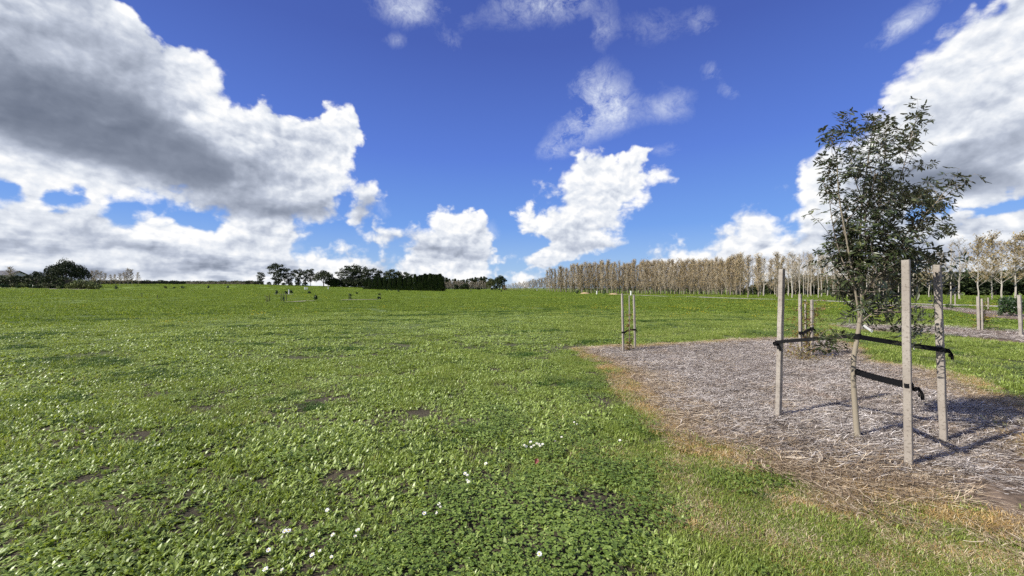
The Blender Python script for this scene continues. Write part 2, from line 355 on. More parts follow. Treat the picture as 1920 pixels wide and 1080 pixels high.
# finer sectors in front
th = np.linspace(-math.pi, math.pi, NS, endpoint=False)
Rg, Th = np.meshgrid(rr[1:], th, indexing='ij')
gx, gy = Rg*np.sin(Th), Rg*np.cos(Th)
gz = T(gx, gy)
V = np.concatenate([[[0, 0, Tz(0, 0)]], np.stack([gx, gy, gz], -1).reshape(-1, 3)])
i, j = np.meshgrid(np.arange(NR-1), np.arange(NS), indexing='ij')
a = 1 + i*NS + j; b = 1 + i*NS + (j+1) % NS; Fq = np.stack([a, b, b+NS, a+NS], -1).reshape(-1, 4)[:, ::-1]
me = mesh('ground', V, Fq.copy(), m_soil, smooth=True)
bmx = bmesh.new(); bmx.from_mesh(me); bmx.verts.ensure_lookup_table()
for k in range(NS): bmx.faces.new((bmx.verts[0], bmx.verts[1+(k+1) % NS], bmx.verts[1+k]))
bmesh.ops.recalc_face_normals(bmx, faces=bmx.faces[:]); bmx.to_mesh(me); bmx.free()
if me.polygons[len(me.polygons)//2].normal.z < 0: me.flip_normals()
tag(link('ground', me), kind='structure')

# ------------------------------------------------------------------ mulch beds
BED = [flat(*p) for p in [(1082,655),(1105,664),(1135,674),(1172,695),(1190,715),(1200,740),(1232,775),(1272,812),(1330,835),(1400,860),(1460,884),(1530,902),(1620,922),(1700,942),(1800,968),(1920,1000),(2300,1090)]] + \
      [(6.2, 2.2), (9.5, 4.4), (8.0, 5.0)] + [flat(*p) for p in [(1920,757),(1840,742),(1769,704),(1700,692),(1625,680),(1600,664),(1578,645),(1540,636),(1440,637),(1300,644),(1200,651),(1140,651)]]
BED2 = [flat(*p) for p in [(1560,611),(1640,611),(1700,612),(1800,617),(1920,624),(2300,650),(2300,688),(1920,644),(1800,633),(1700,626),(1640,625),(1580,618)]]
BED3 = [flat(*p) for p in [(1590,569),(1640,571),(1711,574),(1780,577),(1822,580),(1920,589),(2400,612),(2400,632),(1920,601),(1880,598),(1822,588),(1760,581),(1700,578),(1640,575)]]
def bed_sheet(poly, step, lift, name):
    P_ = np.array(poly); x0, y0 = P_.min(0)-.3; x1, y1 = P_.max(0)+.3
    xs = np.arange(x0, x1, step); ys = np.arange(y0, y1, step); X, Y = np.meshgrid(xs, ys, indexing='ij')
    sd = sdf2(poly, X, Y) + (vnoise(X, Y, .35, 4, 3)-.5)*min(.30, step*6)
    Z = T(X, Y) + lift + 0.02*np.clip(sd/.3, 0, 1) + (vnoise(X, Y, .5, 5, 2)-.5)*.03*np.clip(sd/.3, 0, 1)
    idx = -np.ones(X.shape, int); keep = sd > -step; 
    cell = keep[:-1, :-1] & keep[1:, :-1] & keep[:-1, 1:] & keep[1:, 1:]
    ii, jj = np.nonzero(cell); n = X.shape[1]
    F = np.stack([ii*n+jj, (ii+1)*n+jj, (ii+1)*n+jj+1, ii*n+jj+1], -1)
    used = np.unique(F); rm = -np.ones(X.size, int); rm[used] = np.arange(len(used))
    V = np.stack([X, Y, Z], -1).reshape(-1, 3)[used]
    return tag(link(name, mesh(name, V, rm[F], m_bed, smooth=True)), kind='structure')
bed_sheet(BED, .05, .006, 'mulch_bed'); bed_sheet(BED2, .15, .012, 'mulch_bed'); bed_sheet(BED3, .25, .02, 'mulch_bed')
# far beds: pale strips in the field
def strip(pts, w, name, m, lift=0.03, n=12):
    c = smoothcurve([(p.x, p.y, 0) for p in pts], n); V = []; F = []
    for k, q in enumerate(c):
        d = (c[min(k+1, len(c)-1)] - c[max(k-1, 0)]).normalized(); nrm = Vector((-d.y, d.x, 0))
        ww = w*(1 + .25*(random.random()-.5))
        for s_ in (-.5, 0, .5):
            u = q + nrm*ww*s_; V.append((u.x, u.y, Tz(u.x, u.y) + lift))
    for k in range(len(c)-1):
        for h in (0, 1): F.append((3*k+h, 3*k+3+h, 3*k+4+h, 3*k+1+h))
    me = mesh(name, V, F, m)
    if me.polygons[0].normal.z < 0: me.flip_normals()
    return tag(link(name, me), kind='structure')
path_pts = [G(1098,550.2), G(1150,552), G(1200,554), G(1300,557), G(1440,561.5), G(1540,564.5), G(1640,568), G(1760,572), G(1920,577)]
strip(path_pts, 1.9, 'gravel_path', m_gravel, .05)
m_mulchfar, M, p = mat('pale_mulch'); M.L.new(M.ramp(M.noise(geo_pos(M), 3, 5, .7), [(.3,(.20,.16,.12)),(.7,(.42,.38,.32))]), p.inputs['Base Color'])
strip([G(535,567.5), G(560,566.5), G(585,565)], 1.2, 'mulch_strip', m_mulchfar, .10)
strip([G(640,563.8), G(670,563.2), G(708,562.6)], 1.0, 'mulch_strip', m_mulchfar, .10)
strip([G(515,552.4), G(530,552.4), G(550,552.4)], 1.6, 'mulch_strip', m_mulchfar, .10)
# ------------------------------------------------------------------ ground cover prototypes
PROTO = bpy.data.collections.new('ground_cover_pieces')       # never linked to the scene: only instanced
proto_id = {}
def add_proto(kind, k, V, F, t, m):
    o = bpy.data.objects.new('%s_%02d' % (kind, k), mesh(kind, V, F, m, t)); PROTO.objects.link(o)
def leaf_batch(base, yaw, pitch, length, width, curl, segs=3, fold=0.25):
    """many leaf blades at once: base (n,3), angles (n,), returns V (n*(2*(segs)+1)...), F"""
    n = len(base); Vs = []; rows = segs
    cy, sy = np.cos(yaw), np.sin(yaw)
    pos = base.copy(); ang = pitch.copy(); st = length/rows
    prof = {1: [1.0], 2: [0.55, 1.0], 3: [0.45, 1.0, 0.75]}[rows]
    for r in range(rows):
        w = width*prof[r]*0.5
        side = np.stack([-sy, cy, np.zeros(n)], -1)
        up = np.stack([-np.sin(ang)*cy, -np.sin(ang)*sy, np.cos(ang)], -1)
        Vs.append(pos - side*w[:, None] + up*(w*fold)[:, None]); Vs.append(pos + side*w[:, None] + up*(w*fold)[:, None])
        dirv = np.stack([np.cos(ang)*cy, np.cos(ang)*sy, np.sin(ang)], -1)
        pos = pos + dirv*st[:, None]; ang = ang - curl/rows
    Vs.append(pos); k = 2*rows+1
    V = np.stack(Vs, 1).reshape(-1, 3)
    f = []
    for r in range(rows-1): f += [(2*r, 2*r+1, 2*r+3), (2*r, 2*r+3, 2*r+2)]
    f.append((2*rows-2, 2*rows-1, 2*rows))
    F = (np.array(f)[None] + (np.arange(n)*k)[:, None, None]).reshape(-1, 3)
    return V, F, k
def disc(n, r): a = rng.random(n)*2*np.pi; q = r*np.sqrt(rng.random(n)); return np.stack([q*np.cos(a), q*np.sin(a)], -1)
NV = 5
def u(a, b, n): return a + (b-a)*rng.random(n)
for k in range(NV):
    # broad-leaved weeds, in rosettes
    c = disc(40, .23); per = 6; cen = np.repeat(c, per, 0) + rng.normal(0, .006, (40*per, 2)); n = len(cen)
    yaw = rng.random(n)*2*np.pi; size = np.repeat(u(.6, 1.4, 40), per)
    V, F, kk_ = leaf_batch(np.c_[cen, np.zeros(n)], yaw, u(.25, 1.15, n), u(.022, .046, n)*size, u(.009, .016, n)*size, u(.2, 1.3, n), 3)
    add_proto('a_broad', k, V, F, np.repeat(np.repeat(u(.15, .8, 40), per)*.6 + u(0, .5, n), kk_), m_broad)
    # short grass
    n = 420; c = disc(n, .22)
    V, F, kk_ = leaf_batch(np.c_[c, np.zeros(n)], rng.random(n)*6.28, u(.5, 1.5, n), u(.025, .062, n), u(.003, .0055, n), u(0, 1.4, n), 2, .1)
    add_proto('b_grass', k, V, F, np.repeat(np.clip(rng.normal(.45, .25, n), 0, 1), kk_), m_grass)
    # clover
    n0 = 140; c = disc(n0, .21); hgt = u(.012, .055, n0); yaw = (u(0, 6.28, n0)[:, None] + np.array([0, 2.09, 4.19])).ravel()
    base = np.c_[np.repeat(c, 3, 0), np.repeat(hgt, 3)]; n = 3*n0; sz = np.repeat(u(.7, 1.2, n0), 3)
    V, F, kk_ = leaf_batch(base, yaw, u(-.15, .45, n), .0135*sz, .013*sz, u(0, .5, n), 3)
    add_proto('c_clover', k, V, F, np.repeat(np.repeat(u(.1, .8, n0), 3) + u(0, .2, n), kk_), m_clover)
    # dry orange grass and bleached grass
    for kind, m in (('d_dry', m_dry), ('e_pale', m_pale)):
        n = 260; c = disc(n, .22)
        V, F, kk_ = leaf_batch(np.c_[c, np.zeros(n)], rng.random(n)*6.28, u(.05, 1.0, n), u(.03, .08, n), u(.0022, .004, n), u(-.3, 1.2, n), 2, .1)
        add_proto(kind, k, V, F, np.repeat(rng.random(n), kk_), m)
    # straw strands, lying flat, curved
    n = 175; c = disc(n, .27); yaw = rng.normal(.0, .50, n) + (rng.random(n) < .25)*u(0, 3.1, n); L = u(.04, .22, n)*u(.6, 1, n); wd = u(.0016, .0046, n)
    segs = 5; bend = rng.normal(0, .75, n); z0 = u(.002, .040, n); tilt = rng.normal(0, .12, n); pos = np.c_[c, z0]; Vs = []
    for s_ in range(segs+1):
        side = np.stack([-np.sin(yaw), np.cos(yaw), u(-.3, .3, n)], -1)*wd[:, None]*.5
        Vs += [pos-side, pos+side]
        pos = pos + np.stack([np.cos(yaw)*L/segs, np.sin(yaw)*L/segs, tilt*L/segs], -1); pos[:, 2] = np.clip(pos[:, 2], .002, .06); yaw = yaw + bend/segs
    V = np.stack(Vs, 1).reshape(-1, 3); kk_ = 2*(segs+1); f = []
    for s_ in range(segs): f += [(2*s_, 2*s_+2, 2*s_+3), (2*s_, 2*s_+3, 2*s_+1)]
    F = (np.array(f)[None] + (np.arange(n)*kk_)[:, None, None]).reshape(-1, 3)
    add_proto('f_straw', k, V, F, np.repeat(np.clip(rng.normal(.52, .34, n), 0, 1), kk_), m_straw)
    add_proto('j_tanstraw', k, V, F, np.repeat(np.clip(rng.normal(.50, .32, n), 0, 1), kk_), m_tanstraw)
    # distant pasture clumps
    n = 330; c = disc(n, 1.0); nb = rng.random(n) < .5
    V, F, kk_ = leaf_batch(np.c_[c, np.zeros(n)], rng.random(n)*6.28, u(.3, 1.3, n), u(.06, .15, n), np.where(nb, u(.03, .05, n), u(.010, .02, n)), u(0, 1.2, n), 2, .2)
    add_proto('g_pasture', k, V, F, np.repeat(np.clip(rng.normal(.50, .25, n), 0, 1), kk_), m_pasture)
for k in range(NV):     # taller, darker tufts
    n = 420; c = disc(n, .22)
    V, F, kk_ = leaf_batch(np.c_[c, np.zeros(n)], rng.random(n)*6.28, u(.6, 1.5, n), u(.05, .12, n)*(1.15-np.hypot(*c.T)/.22*.6), u(.004, .009, n), u(0, 1.4, n), 2, .1)
    add_proto('i_lush', k, V, F, np.repeat(rng.random(n), kk_), m_lush)
m_yellow, M, p = mat('buttercup_petal', .5); p.inputs['Base Color'].default_value = (.80, .62, .02, 1)
for k in range(NV):
    n = 5 + k; c = disc(n, .45); Vf = []; Ff = []
    for q in range(n):
        z = random.uniform(.07, .14); b = len(Vf); r = .026
        Vf += [(c[q, 0]+r*math.cos(w*1.0472), c[q, 1]+r*math.sin(w*1.0472), z+.006) for w in range(6)] + [(c[q, 0], c[q, 1], z-.004)]
        Ff += [(b+w, b+(w+1) % 6, b+6) for w in range(6)]
    add_proto('h_buttercup', k, np.array(Vf), np.array(Ff), np.full(len(Vf), .5), m_yellow)
KINDS = ['a_broad', 'b_grass', 'c_clover', 'd_dry', 'e_pale', 'f_straw', 'g_pasture', 'h_buttercup', 'i_lush', 'j_tanstraw']

def scatter(name, pts, kinds, scales, label=None, cat=None, sink=0.0, lift=None, tilt=.035):
    """one object whose points carry ground cover pieces"""
    n = len(pts); z = T(pts[:, 0], pts[:, 1]) - sink
    if lift is not None: z = z + lift
    me = bpy.data.meshes.new(name); me.vertices.add(n); me.vertices.foreach_set('co', np.c_[pts, z].astype(np.float32).ravel())
    at = me.attributes.new('pidx', 'INT', 'POINT'); at.data.foreach_set('value', (np.asarray(kinds)*NV + rng.integers(0, NV, n)).astype(np.int32))
    yaw = rng.normal(-.12, .38, n) if name == 'straw_mulch' else rng.random(n)*6.28
    e_ = .12; zx = (T(pts[:, 0]+e_, pts[:, 1])-T(pts[:, 0]-e_, pts[:, 1]))/(2*e_); zy = (T(pts[:, 0], pts[:, 1]+e_)-T(pts[:, 0], pts[:, 1]-e_))/(2*e_)
    ta, tb = zy*np.cos(yaw)-zx*np.sin(yaw), -zy*np.sin(yaw)-zx*np.cos(yaw)
    at = me.attributes.new('prot', 'FLOAT_VECTOR', 'POINT'); at.data.foreach_set('vector', np.c_[ta + rng.normal(0, tilt, n), tb + rng.normal(0, tilt, n), yaw].astype(np.float32).ravel())
    at = me.attributes.new('pscale', 'FLOAT_VECTOR', 'POINT'); at.data.foreach_set('vector', np.asarray(scales, np.float32).ravel())
    o = link(name, me); ng = bpy.data.node_groups.new(name, 'GeometryNodeTree')
    ng.interface.new_socket('Geometry', in_out='INPUT', socket_type='NodeSocketGeometry'); ng.interface.new_socket('Geometry', in_out='OUTPUT', socket_type='NodeSocketGeometry')
    N = ng.nodes; L = ng.links; gi = N.new('NodeGroupInput'); go = N.new('NodeGroupOutput')
    ci = N.new('GeometryNodeCollectionInfo'); ci.inputs[0].default_value = PROTO; ci.inputs['Separate Children'].default_value = True; ci.inputs['Reset Children'].default_value = True
    mp = N.new('GeometryNodeMeshToPoints'); iop = N.new('GeometryNodeInstanceOnPoints')
    def na(nm, ty): q = N.new('GeometryNodeInputNamedAttribute'); q.data_type = ty; q.inputs[0].default_value = nm; return [s_ for s_ in q.outputs if s_.enabled and s_.name == 'Attribute'][0]
    L.new(gi.outputs[0], iop.inputs['Points']); L.new(ci.outputs[0], iop.inputs['Instance']); iop.inputs['Pick Instance'].default_value = True
    L.new(na('pidx', 'INT'), iop.inputs['Instance Index']); L.new(na('pscale', 'FLOAT_VECTOR'), iop.inputs['Scale'])
    e2r = N.new('FunctionNodeEulerToRotation'); L.new(na('prot', 'FLOAT_VECTOR'), e2r.inputs[0]); L.new(e2r.outputs[0], iop.inputs['Rotation'])
    L.new(iop.outputs[0], go.inputs[0])
    N.remove(mp)
    md = o.modifiers.new('scatter', 'NODES'); md.node_group = ng
    return tag(o, label, cat, kind='stuff')
def wedge(d0, d1, dens, azlim=66):
    """random ground points in front, with density dens per m2"""
    A = math.radians(azlim)*(d1*d1-d0*d0); n = int(A*dens)
    d = np.sqrt(rng.random(n)*(d1*d1-d0*d0) + d0*d0); az = np.radians(rng.uniform(-azlim, azlim, n)); return np.c_[d*np.sin(az), d*np.cos(az)]
def allbeds(x, y): return np.maximum(np.maximum(sdf2(BED, x, y), sdf2(BED2, x, y)), sdf2(BED3, x, y))
def classify(pts):
    x, y = pts.T; n = len(pts); d = np.hypot(x, y)
    sb = allbeds(x, y) + (vnoise(x, y, .5, 6, 2)-.5)*.30
    r = rng.random(n)
    # share of fine grass against broad leaves: more grass towards the right of the near ground
    side = np.clip((x - 0.10*y + .2 + (vnoise(x, y, 1.2, 7, 2)-.5)*1.6)/1.0, 0, 1)
    pn = vnoise(x, y, 2.3, 2, 3)
    pg = np.clip(.10 + .66*side + (pn-.5)*.8, .04, .9)
    kind = np.where(r < pg, 1, 0)
    cl = np.exp(-((x-.02)/.60)**2 - ((y-2.35)/.75)**2)*.72 + np.exp(-((x-.9)/1.2)**2 - ((y-3.1)/.9)**2)*.5 + np.clip((vnoise(x, y, 1.7, 5, 2)-.60)*2.5, 0, .5)*np.clip(x+.8, .1, 1)
    kind = np.where(rng.random(n) < cl, 2, kind)
    # dry edges round the bed
    near_r = np.clip((x-.5)/1.5, 0, 1)*np.clip((4.0-y)/1.1, 0, 1)
    band = .06 + .30*vnoise(x, y, .6, 7, 2) + .9*near_r*vnoise(x, y, .9, 3, 2)**1.5
    pd = np.clip(1 - (-sb)/band, 0, 1)
    dry = (sb < .04) & (rng.random(n) < pd*.80)
    pale = (sb < 0) & (rng.random(n) < near_r*np.clip(vnoise(x, y, .28, 1, 3)*3.6-1.35, 0, .8)*np.clip((x-.4)/.9, 0, 1)*np.clip((3.9-y)*1.3, 0, 1)*1.25)
    kind = np.where(pale, 4, kind); kind = np.where(dry, np.where(rng.random(n) < .2+.55*near_r, 4, 3), kind)
    right_near = np.clip((x-.7)/.8, 0, 1)*np.clip((4.2-y)/.8, 0, 1); kind = np.where((kind != 4) & (kind != 3) & (rng.random(n) < right_near*.75), 1, kind)
    return kind, sb
pts = wedge(.5, 10, 36, 80); kind, sb = classify(pts); x, y = pts.T
bare = vnoise(x*.8-y*.5, (x*.5+y*.8)*2.6, 1.0, 4, 3)          # worn streaks
keep = (sb < np.where(kind >= 3, .05, -.04 - .22*vnoise(x, y, .7, 3, 2)*(y > 3.2))) & ((bare > .17) | (rng.random(len(x)) < .85)); pts, kind, sb = pts[keep], kind[keep], sb[keep]; x, y = pts.T
sc_ = u(.75, 1.15, len(x))*(1 + .5*(vnoise(x, y, 1.3, 3, 2)-.5)); zs = sc_*(.70 + .95*vnoise(x, y, 1.9, 6, 2))*np.where(kind >= 3, .6, 1)*np.where(kind == 2, .6 + .9*vnoise(x, y, .5, 4, 2), 1)
scatter('grass', pts, kind, np.c_[sc_, sc_, zs], 'short green grass with broad-leaved weeds and clover covering the field', 'grass')
pts = wedge(10, 27, 11, 82); kind, sb = classify(pts); x, y = pts.T
keep = sb < .05; pts, kind = pts[keep], kind[keep]; x, y = pts.T
sc_ = u(1.15, 1.8, len(x)); zs = sc_*(.45 + 1.0*np.clip(vnoise(x, y, 2.6, 6, 2), .3, 1))*.9
scatter('grass', pts, kind, np.c_[sc_, sc_, zs], 'green pasture grass of the middle distance', 'grass')
pts = np.r_[wedge(24, 60, 1.7, 82), wedge(58, 130, .42, 80), wedge(125, 270, .12, 78)]; x, y = pts.T; d = np.hypot(x, y)
keep = (allbeds(x, y) < -.5) & (x < 150); 
pp = np.array([(q.x, q.y) for q in path_pts]); dpath = np.min([np.abs(poly_sdf([tuple(pp[k]), tuple(pp[k+1]), tuple(pp[k])], x, y)) for k in range(len(pp)-1)], axis=0)
keep &= dpath > 1.9
pts, d = pts[keep], d[keep]; x, y = pts.T
sc_ = u(.8, 1.2, len(x))*np.interp(d, [24, 60, 130, 270], [.8, 1.2, 2.2, 3.5]); zs = np.interp(d, [24, 60, 130, 270], [.6, .9, 1.4, 2.0])*(.5 + .9*vnoise(x, y, 6, 6, 3))
scatter('grass', pts, np.full(len(x), 6), np.c_[sc_, sc_, zs], 'far green pasture grass reaching to the tree lines', 'grass', tilt=.03)
# lusher darker patches, a metre or a few long
LP = []
for (px, py, w, l) in [(350,632,.30,1.3),(330,640,.25,.9),(140,680,.35,1.1),(110,676,.3,.8),(335,695,.28,1.0),(300,702,.25,.8),(60,628,.35,1.5),(20,634,.3,1.2),(480,646,.2,.8),(1000,620,.3,1.2),(1100,590,.4,2.0),(1280,602,.45,2.6),(1180,614,.3,1.0),(1110,640,.3,1.0),(640,652,.2,1.0),(720,600,.3,2.4),(560,610,.3,2.),(880,660,.15,.8),(420,800,.12,.4),(250,840,.12,.5),(1250,806,.13,.35),(1320,880,.14,.4),(1420,890,.15,.4),(1150,860,.12,.4),(800,590,.4,3),(200,600,.4,3.),(400,590,.5,3.5),(950,585,.5,4.),(90,745,.2,.7),(620,760,.12,.5)]:
    X, Y = flat(px, py); m_ = int(20*w*l*6)+6; a_ = rng.normal(0, 1, (m_, 2)); LP.append(np.c_[X + a_[:, 0]*l*.5, Y + a_[:, 1]*w*.6 + a_[:, 0]*l*.08])
for _ in range(150):
    d = 4 + 50*rng.random(); az = math.radians(rng.uniform(-54, 54)); X, Y = d*math.sin(az), d*math.cos(az); m_ = rng.integers(4, 16); k = .35 + d*.035; LP.append(np.c_[X + rng.normal(0, .5*k, m_), Y + rng.normal(0, .22*k, m_)])
pts = np.concatenate(LP); pts = pts[allbeds(*pts.T) < -.15]; n = len(pts); s_ = u(.45, 1.0, n); d = np.hypot(*pts.T); s_ = s_*np.interp(d, [4, 10, 30, 60], [.7, 1.0, 1.6, 2.4])
scatter('lush_grass', pts, np.full(n, 8), np.c_[s_, s_, s_*.62], 'darker lush grass tufts dotted over the green field', 'grass')
# yellow flowers
pts = np.r_[wedge(20, 120, .75, 58)]; x, y = pts.T; d = np.hypot(x, y)
w = np.clip((vnoise(x, y, 9, 2, 2)-.50)*3.0, 0, 1)*np.where((x > 2) | (x < -.45*y), 1.0, .35)*np.where((x > 0) & (d > 28) & (d < 60), 1.6, .8)
keep = (rng.random(len(x)) < w) & (allbeds(x, y) < -1); pts = pts[keep]; n = len(pts); s_ = u(.8, 1.3, n)
scatter('buttercups', pts, np.full(n, 7), np.c_[s_, s_, s_], 'yellow buttercup flowers speckling the pasture', 'wildflowers', tilt=.05)
# straw on the beds
P_ = np.array(BED); n = 9000; pts = np.c_[rng.uniform(P_[:, 0].min(), P_[:, 0].max(), n), rng.uniform(P_[:, 1].min(), P_[:, 1].max(), n)]
x, y = pts.T; sb = sdf2(BED, x, y) + (vnoise(x, y, .4, 2, 2)-.5)*.3
thin = np.clip((x - 2.45 - (y-2.9)*1.6)/.8, 0, 1)*(y < 5.4)      # soil shows through at the near right
rimw = np.where(y > 7.2, .12, .42)
keep = (sb > .04) & (rng.random(n) < np.clip(sb/rimw, .12, 1)**1.2*(1-.965*thin)); pts = pts[keep]; sb = sb[keep]
q = rng.random((4200, 2)); 
n = len(pts); s_ = u(.75, 1.2, n)
rimt = np.clip(1 - (sb - .05)/np.where(pts[:, 1] > 7.2, .35, .85), 0, 1)
kd = np.where(rng.random(n) < rimt*1.1 + .08, 9, 5)
scatter('straw_mulch', pts, kd, np.c_[s_, s_, u(.7, 1.3, n)], 'pale grey straw mulch strewn over the planting bed', 'mulch', lift=.022 + 0*x[keep], tilt=.05)
# orange dead grass along the rim of the near bed and beyond it at the right
n = 9000; pts = np.c_[rng.uniform(P_[:, 0].min(), P_[:, 0].max(), n), rng.uniform(P_[:, 1].min()-.5, P_[:, 1].max(), n)]; x, y = pts.T
sb = sdf2(BED, x, y); nn = vnoise(x, y, .45, 3, 3)
w_ = np.where(x < 3.2, .50, .45) ; w_ = np.where(y > 7.5, .22, w_)
prob = np.clip(1.15-sb/w_, 0, 1)*(nn > np.where(x > 1.9, .46, .34))*(sb > -.30) + .8*((x > 4.8) & (y < 5.6) & (sb > 0))*(nn > .42)
keep = rng.random(n) < prob*.95; pts = pts[keep]; x, y = pts.T; n = len(pts); s_ = u(.55, 1.05, n)
scatter('dead_grass', pts, rng.choice([3, 3, 3, 3, 3, 4, 4, 9, 1], n), np.c_[s_, s_, s_*.8], 'orange dead grass along the rim of the mulch bed', 'dead grass', lift=.030 + 0*x)
# mixed green and bleached grass thickening the near right edge of the lawn
n = 5200; pts = np.c_[rng.uniform(.7, 5.5, n), rng.uniform(1.6, 3.9, n)]; x, y = pts.T; sb = sdf2(BED, x, y)
keep = (sb < .05) & (sb > -1.3) & (rng.random(n) < .8); pts = pts[keep]; x, y = pts.T; n = len(pts); s_ = u(.5, .95, n); mixn = vnoise(x, y, .25, 2, 2)
scatter('mixed_grass', pts, np.where(rng.random(n) < np.clip(mixn*1.5-.25, .1, .8), rng.choice([4, 4, 3], n), 1), np.c_[s_, s_, s_*.62], 'mixed green and bleached grass beside the mulch bed', 'grass')
# straw on the two further beds
for BP, dens in ((BED2, 7), (BED3, 2.2)):
    P_ = np.array(BP); ar = np.prod(P_.max(0)-P_.min(0)); n = int(ar*dens); pts = np.c_[rng.uniform(P_[:, 0].min(), P_[:, 0].max(), n), rng.uniform(P_[:, 1].min(), P_[:, 1].max(), n)]
    keep = sdf2(BP, *pts.T) > .05; pts = pts[keep]; n = len(pts); s_ = u(1.2, 1.8, n)
    scatter('straw_mulch', pts, np.full(n, 5), np.c_[s_, s_, s_], 'pale straw mulch on a strip bed further off', 'mulch', lift=np.full(n, .03))
print('ground', round(time.time()-T0, 1))

# ================================================================== wood, straps, bark, leaves
m_wood, M, p = mat('weathered_wood', .85, .25)
oc = objc(M); n1 = M.noise(M.map(oc, scale=(40, 40, 2.2)), 1.0, 8, .7); n2 = M.noise(M.map(oc, scale=(120, 120, 9)), 1.0, 5, .7); sp = M.noise(oc, 55, 4, .7)
c = M.ramp(n1, [(.34,(.11,.09,.07)),(.46,(.28,.25,.215)),(.58,(.44,.41,.36)),(.75,(.60,.57,.52))])
c = M.mix(M.rng(n2, .50, .64), c, (.13,.11,.09)); c = M.mix(M.rng(sp, .55, .63, 0, .8), c, (.10,.085,.07))
M.L.new(M.mix(M.m('MULTIPLY', orand(M), .35), c, (.26,.22,.18)), p.inputs['Base Color']); bump(M, p, n1, 1.0, .006)
m_strap, M, p = mat('black_webbing', .7, .3)
wv_ = M.N.new('ShaderNodeTexWave'); wv_.inputs['Scale'].default_value = 90; M.L.new(objc(M), wv_.inputs['Vector'])
p.inputs['Base Color'].default_value = (.005, .005, .006, 1); p.inputs['Specular IOR Level'].default_value = .15; bump(M, p, wv_.outputs['Fac'], .35, .002)
m_bark, M, p = mat('smooth_bark', .8, .3)
oc = objc(M); n1 = M.noise(M.map(oc, scale=(14, 14, 30)), 1, 6, .65)
M.L.new(M.ramp(n1, [(.32,(.10,.085,.06)),(.48,(.25,.215,.16)),(.62,(.36,.32,.25)),(.75,(.46,.43,.36))]), p.inputs['Base Color']); bump(M, p, n1, .5, .004)
m_twig, M, p = mat('twig_bark', .8, .3); M.L.new(M.ramp(M.noise(objc(M), 30, 3), [(.3,(.12,.095,.07)),(.7,(.25,.21,.165))]), p.inputs['Base Color'])
m_ashleaf = leafmat('olive_leaflet', [(0,(.016,.026,.010)),(.5,(.036,.052,.018)),(.85,(.065,.085,.03)),(1,(.12,.13,.05))], .36, .65, .16, .15, back=(.085,.095,.055))
m_tag, M, p = mat('white_plastic', .5); p.inputs['Base Color'].default_value = (.82, .82, .80, 1)

def stake(top, base, w=.05, yaw=.3, seed=1):
    """square stake with slightly uneven chamfered edges, origin at its foot"""
    rs = random.Random(seed); base = Vector(base); top = Vector(top); h = (top-base); n = 9; V = []; F = []; ch = w*.09
    prof = []
    for sx, sy in ((1,-1),(1,1),(-1,1),(-1,-1)):
        a = Vector((sx*w/2, sy*w/2, 0))
        prof += [a + Vector((0, -sy*ch, 0)) if sx*sy > 0 else a + Vector((-sx*ch, 0, 0)), a + Vector((-sx*ch, 0, 0)) if sx*sy > 0 else a + Vector((0, -sy*ch, 0))]
    rot = Matrix.Rotation(yaw, 3, 'Z')
    for i in range(n):
        t = i/(n-1); off = Vector((rs.uniform(-1, 1), rs.uniform(-1, 1), 0))*.0022
        for q in prof:
            z = -.12 if i == 0 else 0
            V.append(rot @ (q*(1 + rs.uniform(-.02, .02))) + h*t + off + Vector((0, 0, z + (rs.uniform(-.004, .004) if i == n-1 else 0))))
    for i in range(n-1):
        for k in range(8): F.append((i*8+k, i*8+(k+1) % 8, (i+1)*8+(k+1) % 8, (i+1)*8+k))
    F.append(tuple(range(8))[::-1]); F.append(tuple((n-1)*8+k for k in range(8)))
    return mesh('wooden_stake', V, F, m_wood), base
def put_stake(top, base, label, group=None, **k):
    me, b = stake(top, base, **k); o = link('wooden_stake', me, loc=b); return tag(o, label, 'stake', group)
def at_px(px, py, Y): return Vector(((px-960)/FPX*Y, Y, CAM_H + (540-py)/FPX*Y))

def gp(px, py): X, Y = flat(px, py); return Vector((X, Y, Tz(X, Y)))
sN, sL, sR, tB = gp(1704, 877), gp(1459, 781), gp(1770, 829), gp(1609, 821)
STK = 'stakes round the young tree'
put_stake(at_px(1698, 488, sN.y-.01), sN, 'pale weathered wooden stake in front of the young tree, holding the lower black strap', STK, w=.052, yaw=.62, seed=2)
put_stake(at_px(1466, 505, sL.y+.02), sL, 'weathered wooden stake standing apart to the left of the young tree', STK, w=.052, yaw=.35, seed=3)
put_stake(at_px(1757, 497, sR.y+.02), sR, 'weathered wooden stake half hidden in the leaves behind the front stake, dappled with shade', STK, w=.054, yaw=.50, seed=4)

# ---- straps: flat webbing bands
def band(mb, pts, w, thick=.0025, twist=None, wv=None):
    """ribbon along pts, width vertical unless twisted"""
    V = []; F = []; n = len(pts)
    for i, q in enumerate(pts):
        q = Vector(q); d = (Vector(pts[min(i+1, n-1)]) - Vector(pts[max(i-1, 0)])).normalized()
        up = Vector((0, 0, 1)); s_ = d.cross(up); s_ = s_.normalized() if s_.length > .05 else Vector((1, 0, 0)); up = s_.cross(d).normalized()
        if twist is not None: up = Matrix.Rotation(twist[i] if hasattr(twist, '__len__') else twist, 3, d) @ up
        nrm = d.cross(up); ww = (w[i] if hasattr(w, '__len__') else w)/2
        V += [q-up*ww-nrm*thick/2, q+up*ww-nrm*thick/2, q+up*ww+nrm*thick/2, q-up*ww+nrm*thick/2]
    for i in range(n-1):
        for k in range(4): F.append((4*i+k, 4*i+(k+1) % 4, 4*i+4+(k+1) % 4, 4*i+4+k))
    F.append((3, 2, 1, 0)); F.append(tuple(4*(n-1)+k for k in range(4)))
    mb.add(V, F)
def lerp3(a, b, t): return Vector(a)*(1-t) + Vector(b)*t
